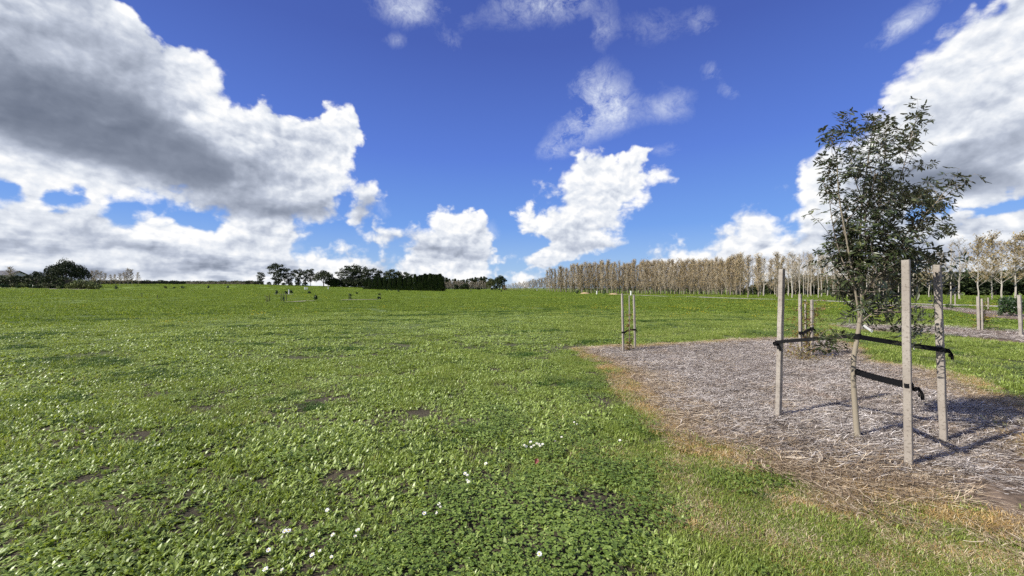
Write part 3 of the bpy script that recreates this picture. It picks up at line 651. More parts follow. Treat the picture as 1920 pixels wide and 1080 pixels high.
def strap(a, b, w, knot_at, label, ends, sag=.01, seed=0):
    """band from trunk point a to stake point b, looped round both, with a knot and tails on the stake"""
    rs = random.Random(seed); org = Vector(b); e = empty('tree_strap', org); tag(e, label, 'strap', 'black straps holding the young tree')
    mb = MB(); N_ = 10; pts = []
    for i in range(N_+1):
        t = i/N_; q = lerp3(a, b, t); q.z -= sag*4*t*(1-t); pts.append(q - org)
    for side in (-1, 1):
        d = (Vector(b)-Vector(a)); d.z = 0; d.normalize(); s_ = Vector((-d.y, d.x, 0))
        off = []
        for i, q in enumerate(pts):
            t = i/N_; off.append(q + s_*side*((1-t)*ends[0] + t*ends[1]))
        band(mb, off, [w*(1-.18*math.sin(math.pi*i/N_)*(side > 0)) for i in range(N_+1)], twist=[.12*side*math.sin(2.4*i/N_) for i in range(N_+1)])
    link('band', mb.mesh('band', m_strap), e)
    for nm, c, r in (('trunk_loop', Vector(a)-org, ends[0]+.002), ('stake_loop', Vector((0, 0, 0)), ends[1]+.004)):
        lp = MB(); ring = [c + Vector((math.cos(w_)*r*1.05, math.sin(w_)*r*1.05, .003*math.sin(3*w_))) for w_ in np.linspace(0, 2*math.pi, 15)]
        band(lp, ring, w*(1.0 if nm == 'trunk_loop' else .75)); link(nm, lp.mesh(nm, m_strap), e)
    kb = MB(); k0 = Vector(knot_at)
    for q in range(5):      # crumpled knot
        a0 = rs.uniform(0, 6.28); c0 = k0 + Vector((rs.uniform(-.008, .008), rs.uniform(-.008, .008), rs.uniform(-.012, .012)))
        band(kb, smoothcurve([c0 + Vector((math.cos(a0+t)*.017, math.sin(a0+t)*.012, math.sin(2*t+q)*.013)) for t in (0, 1.3, 2.6, 3.9, 5.2)], 3), .02, twist=rs.uniform(-1, 1))
    link('knot', kb.mesh('knot', m_strap), e)
    for q in range(2):
        tb = MB(); L = (.085, .06)[q]; dx_ = (.75, .45)[q]
        band(tb, smoothcurve([k0, k0+Vector((L*.35*dx_, -.01*q, .012)), k0+Vector((L*.7*dx_, -.012, -L*.45)), k0+Vector((L*.85*dx_, -.01, -L*1.05))], 4), .024, twist=(.9, -.7)[q]); link('tail', tb.mesh('tail', m_strap), e)
    return e
tU = at_px(1608, 629, tB.y); tL = at_px(1605, 697, tB.y)
strap(tU, at_px(1460, 641, sL.y), .040, (-.045, -.01, -.02), 'black webbing strap from the trunk to the stake standing apart at left', (.026, .030), .0, 1)
strap(tU + Vector((0, 0, -.012)), at_px(1763, 655, sR.y), .048, (.045, -.01, -.01), 'broad black webbing strap from the trunk to the leaf-shaded stake behind', (.028, .032), .004, 2)
strap(tL, at_px(1702, 722, sN.y), .050, (.045, -.02, -.03), 'lower black webbing strap running from the bare trunk down to the front stake', (.026, .032), .004, 3)

# ---- the young tree
rs = random.Random(11)
tree = tag(empty('young_tree', tB), 'young broad-leaved tree with dark olive leaflets tied between three wooden stakes', 'tree')
def skel(pxs, y0, drift, r0, r1, n=4):
    c = [at_px(px, py, y0 + drift*i/(len(pxs)-1)) - tB for i, (px, py) in enumerate(pxs)]
    c = smoothcurve(c, n); return c, [r0 + (r1-r0)*(i/(len(c)-1))**.8 for i in range(len(c))]
trunk = MB(); c, r = skel([(1609,828),(1606,800),(1603,760),(1600,712),(1601,670),(1607,635),(1612,600),(1614,562),(1613,520),(1612,480)], tB.y, .0, .029, .015, 3)
r[0] = .040; r[1] = .034; trunk.tube(c, r, 10); 
link('trunk', trunk.mesh('trunk', m_bark, True), tree)
LEAD = [
 ([(1614,562),(1638,520),(1658,491),(1684,480)], 0, -.22, .007, .002),
 ([(1612,590),(1640,560),(1673,540),(1692,545)], 0, .12, .007, .002),
 ([(1613,540),(1603,491),(1589,457),(1582,433)], 0, .22, .007, .002), # points, start depth drift, radii
 ([(1613,482),(1613,433),(1617,375),(1625,319),(1632,274),(1637,242)], 0, .06, .014, .003),
 ([(1612,600),(1601,530),(1586,442),(1574,375),(1570,317),(1570,288),(1582,252)], 0, -.18, .012, .0025),
 ([(1613,545),(1630,482),(1644,408),(1652,346),(1659,292),(1661,245)], 0, .25, .013, .003),
 ([(1644,408),(1662,384),(1682,350),(1696,307),(1706,268),(1719,218)], .25, .15, .009, .0025),
 ([(1614,562),(1648,509),(1685,454),(1721,415),(1753,382),(1775,355)], 0, -.15, .011, .0025),
 ([(1613,575),(1647,540),(1680,506),(1712,489),(1737,500),(1750,530)], 0, .20, .010, .003),
 ([(1611,608),(1632,590),(1655,578),(1680,590),(1692,612)], 0, -.12, .007, .002),
 ([(1606,640),(1590,628),(1565,618),(1545,622),(1530,640)], 0, -.10, .005, .0015),
 ([(1612,565),(1591,530),(1572,506),(1555,483)], 0, .10, .008, .002),
 ([(1617,375),(1603,336),(1596,297),(1601,271)], .03, .1, .006, .002),
 ([(1685,454),(1707,433),(1731,435),(1755,442)], -.1, .1, .006, .002),
 ([(1612,520),(1636,442),(1676,399),(1712,375),(1739,384)], .0, .3, .008, .002),
 ([(1601,530),(1577,482),(1562,423),(1555,365),(1560,326)], -.05, .12, .008, .002),
 ([(1613,520),(1624,471),(1622,404),(1636,355),(1642,307)], .02, -.28, .008, .002)]
lead_pts = []
for pxs, d0, dr, r0, r1 in LEAD:
    c, r = skel(pxs, tB.y + d0, dr, r0, r1, 5); mb = MB(); mb.tube(c, r, 6); link('branch', mb.mesh('branch', m_bark if r0 > .009 else m_twig, True), tree); lead_pts.append(c)
# leaf spray prototypes: a twig with pinnate leaves
def spray_mesh(seed, nleaf):
    rs = random.Random(seed); mb = MB(); ax = [Vector((0, 0, 0))]; d = Vector((0, 0, 1))
    for i in range(5): d = (d + Vector((rs.uniform(-.2, .3), rs.uniform(-.25, .25), 0))).normalized(); ax.append(ax[-1] + d*.042)
    mb.tube(ax, [.0022, .002, .0017, .0014, .001, .0007], 3, .5, False); nf0 = len(mb.F)
    for q in range(nleaf):
        t = (q+.7)/nleaf*4.99; i = min(int(t), 4); b = ax[i].lerp(ax[i+1], t-i); az = q*2.4 + rs.uniform(-.4, .4)
        out = Vector((math.cos(az), math.sin(az), .55)).normalized(); L = rs.uniform(.06, .10); pts = []
        for k in range(4):
            f = k/3; pts.append(b + out*L*f + Vector((.035*f*f, 0, -.045*f*f)))
        mb.tube(pts, [.0009, .0008, .0007, .0005], 3, .5, False)
        for k in range(rs.choice((6, 7, 8))):
            f = .3 + .7*k/6; s_ = -1 if k % 2 else 1; kk = min(int(f*3), 2); o_ = pts[kk].lerp(pts[kk+1], f*3-kk)
            dirl = (out*.55 + out.cross(Vector((0, 0, 1))).normalized()*s_*(.8 if f < .97 else 0) + Vector((.25, 0, rs.uniform(-.55, .1)))).normalized()
            l = rs.uniform(.040, .062); w = l*rs.uniform(.26, .36); side = dirl.cross(Vector((rs.uniform(-.6, .6), rs.uniform(-.6, .6), 1))).normalized(); nr = side.cross(dirl)
            droop = nr*(-l*rs.uniform(.05, .3)); tt = rs.random()
            mb.add([o_, o_+dirl*l*.35+side*w/2+droop*.15, o_+dirl*l*.75+side*w*.36+droop*.6, o_+dirl*l+droop, o_+dirl*l*.75-side*w*.36+droop*.6, o_+dirl*l*.35-side*w/2+droop*.15, o_+dirl*l*.5-nr*w*.16+droop*.3],
                   [(0,1,6),(1,2,6),(2,3,6),(3,4,6),(4,5,6),(5,0,6)], tt)
    F = mb.F; mi = [0 if len(f) == 4 else 1 for f in F]
    me = mesh('leafy_twig', mb.V, F, None, mb.T, False, mats=[m_twig, m_ashleaf], midx=mi); return me
SPR = [spray_mesh(s_, 5 + s_ % 3) for s_ in range(9)]
n_spr = 0; tw = MB()
WT = [1.6, 1.5, 1.4, 1.0, .85, 1.1, .85, .95, 1.1, 1.5, .35, .9, .4, .6, 1.1, .8, 1.0]; NT_ = 297
tot = sum(w*sum((b-a).length for a, b in zip(c, c[1:])) for w, c in zip(WT, lead_pts))
for w, c, (pxs, d0, dr, r0, r1) in zip(WT, lead_pts, LEAD):
    L = sum((b-a).length for a, b in zip(c, c[1:])); n = max(3, round(NT_*w*L/tot))
    for q in range(n):
        f = min(.999, .06 + .95*((q+rs.random())/n)**1.1); i = min(int(f*(len(c)-1)), len(c)-2); b = c[i].lerp(c[i+1], f*(len(c)-1)-i); d = (c[i+1]-c[i]).normalized()
        top = f > .93; reach = 0.0 if top else rs.uniform(.02, .21)*(1.15-.6*f)
        low = b.z < 1.55
        az = rs.uniform(0, 6.28); out = Vector((math.cos(az)+.10, math.sin(az), .45 if not low else -.05)).normalized()
        out = (out*(1 if not top else .35) + d*.6).normalized(); tip = b + out*reach
        if reach > .04:
            m_ = b.lerp(tip, .5) + Vector((0, 0, -.02)); tw.tube([b, m_, tip], [.0032, .0026, .002], 3, .5, False)
        dv = (out + Vector((.20, 0, .35 if not low else -.35))).normalized(); qn = dv.to_track_quat('Z', 'X')
        o = link('leafy_twig', SPR[rs.randrange(9)], tree, tip); o.rotation_euler = (qn @ Matrix.Rotation(rs.uniform(0, 6.28), 3, 'Z').to_quaternion()).to_euler(); s_ = rs.uniform(.85, 1.2)*(1.12 if b.z < 1.9 else .95); o.scale = (s_, s_, s_); n_spr += 1
tag(link('twigs', tw.mesh('twigs', m_twig), tree), kind='stuff')
print('sprays', n_spr)
# plant tag hanging from the trunk
tg = empty('plant_tag', at_px(1619, 610, tB.y-.04)); tag(tg, 'small white plastic plant tag hanging tilted from the young trunk', 'tag')
mb = MB(); a = Vector((0, 0, 0)); b = at_px(1636, 622, tB.y-.05) - tg.location; d = (b-a).normalized(); s_ = Vector((d.z, 0, -d.x))*.011
nn_ = d.cross(s_).normalized()*.0006
V = [a-s_*.5+d*.0, a+s_*.5, a+s_+d*.012, b+s_, b-s_, a-s_+d*.012]; mb.add([v-nn_ for v in V]+[v+nn_ for v in V], [(0,1,2,3,4,5), (11,10,9,8,7,6)] + [(k, k+6, (k+1) % 6+6, (k+1) % 6) for k in range(6)])
link('label_strip', mb.mesh('label_strip', m_tag), tg)
mb = MB(); mb.tube([a, a + Vector((-.01, .01, .02)), a + Vector((-.03, .035, .025))], .0012, 4); link('tie', mb.mesh('tie', m_strap), tg)

# ---- small saplings between stakes
m_rust = leafmat('rusty_leaflet', [(0,(.10,.045,.012)),(.4,(.22,.12,.03)),(.7,(.20,.19,.04)),(1,(.30,.28,.07))], .6, .3, .25, .2)
m_olive = leafmat('small_green_leaf', [(0,(.03,.04,.012)),(.5,(.085,.11,.03)),(1,(.20,.20,.06))], .5, .4, .2, .2)
m_dgreen = leafmat('dark_green_leaf', [(0,(.010,.022,.007)),(.5,(.025,.055,.014)),(1,(.06,.11,.03))], .4, .5, .15, .2)
def leaves(mb, P3, size, rs, asp=.45, hang=.2):
    for q in P3:
        d = Vector((rs.uniform(-1, 1), rs.uniform(-1, 1), rs.uniform(-1, 1)-hang)).normalized(); s_ = d.orthogonal().normalized(); s_ = Matrix.Rotation(rs.uniform(0, 6.28), 3, d) @ s_
        l = size*rs.uniform(.6, 1.3); w = l*asp*.5; q = Vector(q)
        mb.add([q, q+d*l*.5+s_*w, q+d*l, q+d*l*.5-s_*w], [(0, 1, 2), (0, 2, 3)], rs.random())
def wispy(name, base, h, spread, nst, ntw, lsize, lm, label, cat, group=None, seed=0, low=False, nl=7, branchy=.5):
    rs = random.Random(seed); e = tag(empty(name, base), label, cat, group); st = MB(); lf = MB()
    for k in range(nst):
        a = rs.uniform(0, 6.28); top = Vector((math.cos(a)*spread*.25, math.sin(a)*spread*.25, h*rs.uniform(.8, 1)))
        c = smoothcurve([(rs.uniform(-.02, .02), rs.uniform(-.02, .02), 0), top*.4 + Vector((rs.uniform(-.03, .03), rs.uniform(-.03, .03), 0)), top], 5); st.tube(c, [.008*(1-.75*i/(len(c)-1)) for i in range(len(c))], 4)
        for q in range(ntw//nst):
            f = rs.random()**(1.6 if low else .9)*.95; b = c[int(f*(len(c)-1))]; a = rs.uniform(0, 6.28); L = spread*rs.uniform(.3, 1)*(1.1-f*branchy)
            t1 = b + Vector((math.cos(a), math.sin(a), rs.uniform(-.1, .6)))*L*.5; t2 = t1 + Vector((math.cos(a+rs.uniform(-.6, .6)), math.sin(a+rs.uniform(-.6, .6)), rs.uniform(-.5, .3)))*L*.5
            st.tube([b, t1, t2], [.003, .002, .001], 3, .5, False)
            leaves(lf, [b.lerp(t1, rs.random()) if rs.random() < .4 else t1.lerp(t2, rs.random()) for _ in range(nl)], lsize, rs)
    link('stem', st.mesh('stem', m_twig), e); link('foliage', lf.mesh('foliage', lm), e); return e
def small_strap(a, b, c, label, w=.04):
    e = tag(empty('tree_strap', b), label, 'strap', 'black straps holding small saplings'); mb = MB(); b = Vector(b)
    pts = smoothcurve([Vector(a)-b, (Vector(a)-b)*.5 + Vector((0, -.01, -.015)), (0, 0, 0), (Vector(c)-b)*.5 + Vector((0, -.01, .005)), Vector(c)-b], 3); band(mb, pts, w, .006); link('band', mb.mesh('band', m_strap), e)
    for q in (Vector(a)-b, Vector(c)-b):
        lp = MB(); band(lp, [q + Vector((math.cos(t)*.034, math.sin(t)*.034, 0)) for t in np.linspace(0, 6.283, 11)], w, .004); band(lp, [q + Vector((.03, -.02, 0)), q + Vector((.045, -.025, -.05)), q + Vector((.04, -.02, -.10))], .03, .004, twist=1.0); link('knot', lp.mesh('knot', m_strap), e)
# pair at the corner of the bed
pa, pb = gp(1168.5, 660), gp(1191, 655); G1 = 'stakes of the sapling at the bed corner'
put_stake(at_px(1166.5, 550.5, pa.y), pa, 'thin pale wooden stake at the corner of the bed, the one on the grass side', G1, w=.042, yaw=.5, seed=5)
put_stake(at_px(1188.5, 552.5, pb.y), pb, 'thin grey stake at the bed corner, on the mulch side of the reddish sapling', G1, w=.042, yaw=.2, seed=6)
pc = gp(1180, 652); put_stake(at_px(1180, 554, pc.y), pc, 'slender pale wooden stake behind the sapling at the bed corner', G1, w=.022, yaw=.2, seed=7)
wispy('sapling', gp(1179, 658), 1.15, .20, 3, 60, .045, m_rust, 'thin reddish sapling between stakes at the corner of the mulch bed', 'sapling', seed=3, low=True)
small_strap(at_px(1168, 623, pa.y), at_px(1178, 619, (pa.y+pb.y)/2), at_px(1190.5, 618, pb.y), 'black strap tying the reddish sapling at the bed corner')
# group beyond the young tree
pa, pb, pc = gp(1501, 672), gp(1523, 673), gp(1511, 660); G2 = 'stakes of the feathery sapling'
put_stake(at_px(1500, 551, pa.y), pa, 'thick pale stake on the left side of the feathery rust-coloured sapling', G2, w=.052, yaw=.4, seed=8)
put_stake(at_px(1522, 562, pb.y), pb, 'grey stake on the right side of the feathery rust-coloured sapling', G2, w=.045, yaw=.2, seed=9)
put_stake(at_px(1510, 562, pc.y), pc, 'slender stake behind the feathery rust-coloured sapling', G2, w=.03, yaw=.2, seed=10)
wispy('sapling', gp(1514, 670), 1.5, .66, 5, 190, .046, m_rust, 'feathery rust and green sapling between stakes on the mulch behind the young tree', 'sapling', seed=5, nl=9)
wispy('low_shrub', gp(1508, 676), .42, .50, 5, 80, .030, m_rust, 'low wispy rust-tinged growth at the foot of the feathery sapling', 'shrub', seed=9, low=True, nl=9)
small_strap(at_px(1501, 624, pa.y-.03), at_px(1512, 621, (pa.y+pb.y)/2-.05), at_px(1523, 616, pb.y-.03), 'black strap bunched round the stakes of the feathery sapling', .06)
# at the right edge, beyond
G3 = 'stakes on the far right beds'
q = gp(1835.5, 620.5); put_stake(at_px(1834, 556, q.y), q, 'pale stake rising beside the brownish sapling on the far strip bed', G3, w=.075, yaw=.4, seed=12)
q = gp(1842, 621); put_stake(at_px(1841, 560, q.y), q, 'thin stake right against the brownish sapling on the far strip bed', G3, w=.045, yaw=.4, seed=13)
wispy('sapling', gp(1840, 619), 1.35, .5, 4, 90, .05, m_rust, 'brownish leafy sapling beside two stakes on the far strip bed', 'sapling', seed=15, nl=8)
q = gp(1914.5, 631); put_stake(at_px(1911, 553, q.y), q, 'pale stake at the extreme right end of the far strip bed', G3, w=.075, yaw=.3, seed=14)
for (px, py, tp, w, lab) in [(1876,593,561,.09,'grey stake next to the dark rounded shrub'), (1853,581,558,.07,'distant thin stake between the brownish sapling and the dark shrub'), (1791,573,551,.07,'distant thin stake on the lawn below the bare trees'), (1783,579,545,.06,'distant thin stake with a small dark plant at its foot'),(1597,572,562,.09,'short pale stake beside the gravel line, seen past the young trunk'),(1602,573,559,.09,'pale stake beside the gravel line, taller of a pair past the young trunk')]:
    q = G(px, py); put_stake(at_px(px, tp, q.y), q, lab, G3, w=w, yaw=.3, seed=px)
def leaf_blob(name, base, rad, h, n, size, lm, label, cat, group=None, seed=0, lobes=7, stem=True, asp=.6, zc=.55):
    """rounded shrub: leaves over and inside several lobes"""
    rs = random.Random(seed); e = tag(empty(name, base), label, cat, group); lf = MB(); P3 = []
    lob = [(Vector((rs.uniform(-.5, .5)*rad, rs.uniform(-.5, .5)*rad, h*rs.uniform(.3, .75))), rs.uniform(.4, .65)) for _ in range(lobes)] + [(Vector((0, 0, h*zc)), .8)]
    for _ in range(n):
        c, r = rs.choice(lob); d = Vector((rs.gauss(0, 1), rs.gauss(0, 1), rs.gauss(0, 1))).normalized(); k = r*rs.uniform(.72, 1.04)
        q = c + Vector((d.x*rad*k, d.y*rad*k, d.z*h*.5*k)); 
        if q.z > .02*h: P3.append(q)
    leaves(lf, P3, size, rs, asp)
    if stem:
        st = MB()
        for k in range(4):
            a = rs.uniform(0, 6.28); st.tube([(0, 0, -.05), (math.cos(a)*rad*.2, math.sin(a)*rad*.2, h*.35), (math.cos(a)*rad*.45, math.sin(a)*rad*.45, h*.75)], [h*.02, h*.015, h*.006], 5)
        link('stem', st.mesh('stem', m_twig), e)
    link('foliage', lf.mesh('foliage', lm), e); return e
q = G(1897, 594); leaf_blob('shrub', q, .62, 1.15, 2600, .09, m_dgreen, 'dark green glossy rounded shrub on the far mulch bed at the right edge', 'shrub', seed=4)
for (px, py, r, h, lab) in [(1781,579.5,.22,.5,'small dark plant at the foot of the thin stake on the right lawn'), (1878,593.5,.14,.55,'small dark plant against the grey stake near the rounded shrub')]:
    leaf_blob('small_plant', G(px, py), r, h, 260, .07, m_dgreen, lab, 'plant', seed=px, lobes=3)

# ---- daisies, each on its stalk
m_white, M, p = mat('daisy_petal', .6); p.inputs['Base Color'].default_value = (.82, .82, .82, 1)
m_eye, M, p = mat('daisy_eye', .7); p.inputs['Base Color'].default_value = (.75, .55, .03, 1)
m_stalk, M, p = mat('flower_stalk', .6); p.inputs['Base Color'].default_value = (.09, .17, .04, 1)
mb = MB()
for k in range(15):
    a = k*2*math.pi/15 + .05*(k % 3); ca, sa = math.cos(a), math.sin(a); w = .0026; z = .055; up = .004*(k % 2)
    mb.add([(ca*.003+sa*w*.5, sa*.003-ca*w*.5, z), (ca*.009+sa*w, sa*.009-ca*w, z+.001+up), (ca*.0145, sa*.0145, z+up), (ca*.009-sa*w, sa*.009+ca*w, z+.001+up), (ca*.003-sa*w*.5, sa*.003+ca*w*.5, z)], [(0, 1, 2, 3, 4)])
me_pet = mb.mesh('petals', m_white); mb = MB()
ring = [[(math.cos(t)*r, math.sin(t)*r, z) for t in np.linspace(0, 2*math.pi, 8, endpoint=False)] for r, z in ((.0045, .0555), (.003, .0585))]
mb.add(ring[0]+ring[1]+[(0, 0, .0592)], [(k, (k+1) % 8, 8+(k+1) % 8, 8+k) for k in range(8)] + [(8+k, 8+(k+1) % 8, 16) for k in range(8)]); me_eye = mb.mesh('eye', m_eye)
mb = MB(); mb.tube([(0, 0, -.01), (.002, 0, .03), (0, 0, .055)], .0011, 4); me_stalk = mb.mesh('stalk', m_stalk)
rs = random.Random(5)
for (px, py) in [(1012,1046),(675,1003),(664,1010),(634,1006),(541,1004),(509,1034),(603,1038),(593,1048),(625,1046),(534,1072),(507,1077),(620,957),(795,971),(826,955),(829,950),(823,961),(873,893),(873,904),(882,908),(915,873),(983,838),(989,836),(997,830),(1005,831),(1009,835),(1014,834),(1018,832),(995,838),(1002,838),(1045,826),(1055,819),(1077,789),(1083,792),(1164,825),(540,1001),(878,897)]:
    X, Y = flat(px + rs.uniform(-1.5, 1.5), py + rs.uniform(-1, 1) + 6); b = Vector((X, Y, Tz(X, Y)+.012)); e = tag(empty('daisy', b, rs.uniform(0, 6)), 'small white daisy with a yellow eye open among the grass and clover', 'flower', 'white daisies scattered over the near grass')
    s_ = rs.uniform(.7, 1.1); e.scale = (s_, s_, s_*1.05); e.rotation_euler = (rs.uniform(.05, .55), rs.uniform(-.5, .2), rs.uniform(-.5, .5))
    for nm, mm in (('petals', me_pet), ('eye', me_eye), ('stalk', me_stalk)): link(nm, mm, e)
# fallen leaf
m_fallen, M, p = mat('fallen_leaf', .5); M.L.new(M.ramp(M.noise(objc(M), 60, 3), [(.3,(.09,.02,.015)),(.7,(.22,.06,.04))]), p.inputs['Base Color'])
X, Y = flat(1004, 876); mb = MB(); L = .05
rows = [(0, .003, 0), (.25, .016, .006), (.5, .022, .012), (.75, .016, .010), (1, .001, .022)]
V = []; 
for f, w, z in rows: V += [(f*L, -w, z+w*.5), (f*L, 0, z), (f*L, w, z+w*.5)]
mb.add(V, [(3*i+k, 3*i+3+k, 3*i+4+k, 3*i+1+k) for i in range(4) for k in (0, 1)])
tag(link('fallen_leaf', mb.mesh('fallen_leaf', m_fallen), None, (X, Y, Tz(X, Y)+.045), (.3, -.3, 1.2)), 'single curled dark red fallen leaf lying on the grass near white daisies', 'leaf')
print('near', round(time.time()-T0, 1))

# ================================================================== trees beyond the field
m_pine = leafmat('pine_needles', [(0,(.010,.017,.007)),(.5,(.034,.048,.018)),(1,(.085,.10,.038))], .7, .25, 0, .15)
m_cyp = leafmat('cypress_foliage', [(0,(.014,.024,.009)),(.5,(.045,.068,.022)),(1,(.10,.13,.045))], .7, .25, 0, .15)
m_oliveb = leafmat('olive_foliage', [(0,(.03,.035,.015)),(.5,(.075,.085,.03)),(1,(.15,.16,.055))], .7, .25, 0, .15)
m_lime = leafmat('light_green_foliage', [(0,(.05,.07,.02)),(.5,(.13,.16,.045)),(1,(.26,.28,.09))], .6, .25, 0, .2)
m_evergreen = leafmat('evergreen_foliage', [(0,(.010,.016,.007)),(.5,(.028,.042,.014)),(1,(.065,.085,.028))], .7, .25, 0, .2)
m_bud = leafmat('brown_buds', [(0,(.15,.105,.05)),(.5,(.33,.245,.125)),(1,(.50,.40,.22))], .8, .2, 0, .15)
m_tan = leafmat('tan_leaf', [(0,(.13,.09,.035)),(.5,(.26,.19,.08)),(1,(.36,.29,.13))], .8, .2, .1, .15)
m_grey, M, p = mat('grey_twigs'); M.L.new(M.ramp(attr(M), [(0,(.19,.155,.11)),(.5,(.34,.29,.215)),(1,(.50,.44,.35))]), p.inputs['Base Color'])
m_trunk, M, p = mat('pale_trunk'); M.L.new(M.ramp(M.noise(M.map(objc(M), scale=(3, 3, 1)), 2, 4), [(.3,(.26,.23,.19)),(.7,(.50,.46,.40))]), p.inputs['Base Color'])
m_ptrunk, M, p = mat('poplar_trunk'); M.L.new(M.ramp(M.noise(M.map(objc(M), scale=(3, 3, 1)), 2, 4), [(.3,(.15,.125,.095)),(.7,(.31,.27,.22))]), p.inputs['Base Color'])
m_dtrunk, M, p = mat('dark_trunk'); p.inputs['Base Color'].default_value = (.075, .06, .045, 1)

def tri_leaves(mb, P3, size, rs, flat_=0.0, asp=.6):
    for q in P3:
        d = Vector((rs.gauss(0, 1), rs.gauss(0, 1), rs.gauss(0, 1)*(1-flat_))).normalized(); s_ = Matrix.Rotation(rs.uniform(0, 6.28), 3, d) @ d.orthogonal().normalized(); l = size*rs.uniform(.55, 1.35); q = Vector(q)
        mb.add([q - s_*l*asp*.5, q + s_*l*asp*.5, q + d*l], [(0, 1, 2)], rs.random())
def tree_meshes(kind, seed):
    """unit-height tree: (trunk mesh, crown mesh) with foot at the origin"""
    rs = random.Random(seed); tk = MB(); cr = MB()
    if kind in ('pine', 'tall_pine'):            # layered umbrella-like masses on bare stems
        lean = rs.uniform(-.05, .05); ax = [Vector((lean*t*t, 0, t)) for t in np.linspace(0, .96, 7)]
        tk.tube(ax, [.018*(1-.8*i/6) for i in range(7)], 6); n = 17 if kind == 'pine' else 13; lo = .12 if kind == 'pine' else .30
        for k in range(n):
            f = lo + (1-lo)*((k+.5)/n); b = Vector((lean*f*f, 0, f*.95)); a = k*2.4 + rs.uniform(-.4, .4)
            prof = (.30*math.sin(math.pi*min(1, .25+.75*(1-f)/(1-lo)*1.0)) + .05)*(1 if f < .9 else .7)
            L = prof*rs.uniform(.6, 1.1); t1 = b + Vector((math.cos(a)*L, math.sin(a)*L, L*rs.uniform(.05, .4)))
            tk.tube([b, b.lerp(t1, .5) - Vector((0, 0, .01)), t1], [.006, .004, .002], 4, .5, False)
            r = .098*rs.uniform(.8, 1.3); P3 = []
            for _ in range(170 if kind == 'pine' else 150):
                d = Vector((rs.gauss(0, 1), rs.gauss(0, 1), rs.gauss(0, .42))); d = d*(r/max(d.length, .6)); P3.append(t1*(1) + (b-t1)*rs.uniform(0, .45) + d)
            tri_leaves(cr, P3, .052, rs, .5)
    elif kind == 'cypress':
        tk.tube([(0, 0, 0), (0, 0, .95)], [.02, .004], 5)
        for _ in range(1900):
            z = rs.random()**.8; a = rs.uniform(0, 6.28); r = (.155*(1-z)**.65 + .02)*rs.uniform(.65, 1.1)*(1+.18*math.sin(5*a+9*z)); cr_ = (math.cos(a)*r, math.sin(a)*r, .02+z*.96)
            d = Vector((math.cos(a)*.5, math.sin(a)*.5, .8)).normalized(); s_ = Vector((-math.sin(a), math.cos(a), 0)); l = .05*rs.uniform(.6, 1.4); q = Vector(cr_)
            cr.add([q-s_*l*.35, q+s_*l*.35, q+d*l], [(0, 1, 2)], rs.random())
    elif kind in ('dome', 'round'):              # broad dense crown
        tk.tube([(0, 0, -.02), (.01, 0, .3), (0, .01, .6)], [.035, .028, .015], 7); wide = .62 if kind == 'dome' else .42
        for k in range(6): a = k*1.05; tk.tube([(0, 0, .2), (math.cos(a)*wide*.3, math.sin(a)*wide*.3, .42), (math.cos(a)*wide*.7, math.sin(a)*wide*.7, .62)], [.016, .011, .004], 5, .5, False)
        for k in range(26):
            a = k*2.4; f = math.sqrt((k+.5)/26); c = Vector((math.cos(a)*f*wide*.85, math.sin(a)*f*wide*.85, (.86-.42*f*f if kind == 'dome' else .80-.35*f*f)+rs.uniform(-.05, .04)))
            if kind == 'round' and k % 2: c.z -= .35*rs.random()+.1
            r = wide*.25*rs.uniform(.7, 1.25); P3 = []
            for _ in range(150):
                d = Vector((rs.gauss(0, 1), rs.gauss(0, 1), rs.gauss(0, .6))); P3.append(c + d*(r/max(d.length, .7)))
            tri_leaves(cr, P3, .062, rs, .3)
    elif kind in ('poplar', 'bare', 'brownleaf', 'bushy'):
        pop = kind == 'poplar'; ax = [Vector((rs.uniform(-.008, .008), rs.uniform(-.008, .008), t)) for t in np.linspace(0, .97, 9)]; ax[0] = Vector((0, 0, 0))
        tk.tube(ax, [.011*(1-.85*i/8) for i in range(9)], 6); nb = {'poplar': 34, 'bare': 26, 'brownleaf': 30, 'bushy': 26}[kind]; lo = {'poplar': .06, 'bare': .24, 'brownleaf': .22, 'bushy': .06}[kind]; tips = []
        for k in range(nb):
            f = lo + (.93-lo)*(k+rs.random())/nb; b = Vector((0, 0, f)); a = rs.uniform(0, 6.28)
            L = {'poplar': .24, 'bare': .30, 'brownleaf': .34, 'bushy': .42}[kind]*(1.12-f)*rs.uniform(.6, 1.15) + .03; rise = {'poplar': 1.9, 'bare': 1.25, 'brownleaf': .9, 'bushy': .8}[kind]
            d = Vector((math.cos(a), math.sin(a), rise*rs.uniform(.7, 1.3))).normalized(); m1 = b + d*L*.5 + Vector((0, 0, .0)); t1 = m1 + (d + Vector((0, 0, .6))).normalized()*L*.6
            tk.tube([b, m1, t1], [.0034, .0022, .0010], 3, .5, False)
            for q in range(20 if pop else 16):
                u_ = rs.uniform(.15, 1); s0 = (b.lerp(m1, u_*2) if u_ < .5 else m1.lerp(t1, u_*2-1)); a2 = rs.uniform(0, 6.28); l2 = .085*rs.uniform(.5, 1.3)
                d2 = Vector((math.cos(a2)*.75, math.sin(a2)*.75, (1.3 if pop else .8)*rs.uniform(.5, 1.2))).normalized(); e2 = s0 + d2*l2; w = .0023; sd = d2.orthogonal().normalized()*w
                cr.add([s0-sd, s0+sd, e2], [(0, 1, 2)], rs.random()); tips.append((s0, e2))
        nleaf = {'poplar': 1500, 'bare': 300, 'brownleaf': 1700, 'bushy': 1500}[kind]; nt0 = len(cr.F)
        P3 = [a.lerp(b, rs.uniform(.3, 1.1)) + Vector((rs.gauss(0, .008), rs.gauss(0, .008), rs.gauss(0, .008))) for a, b in (rs.choice(tips) for _ in range(nleaf))]
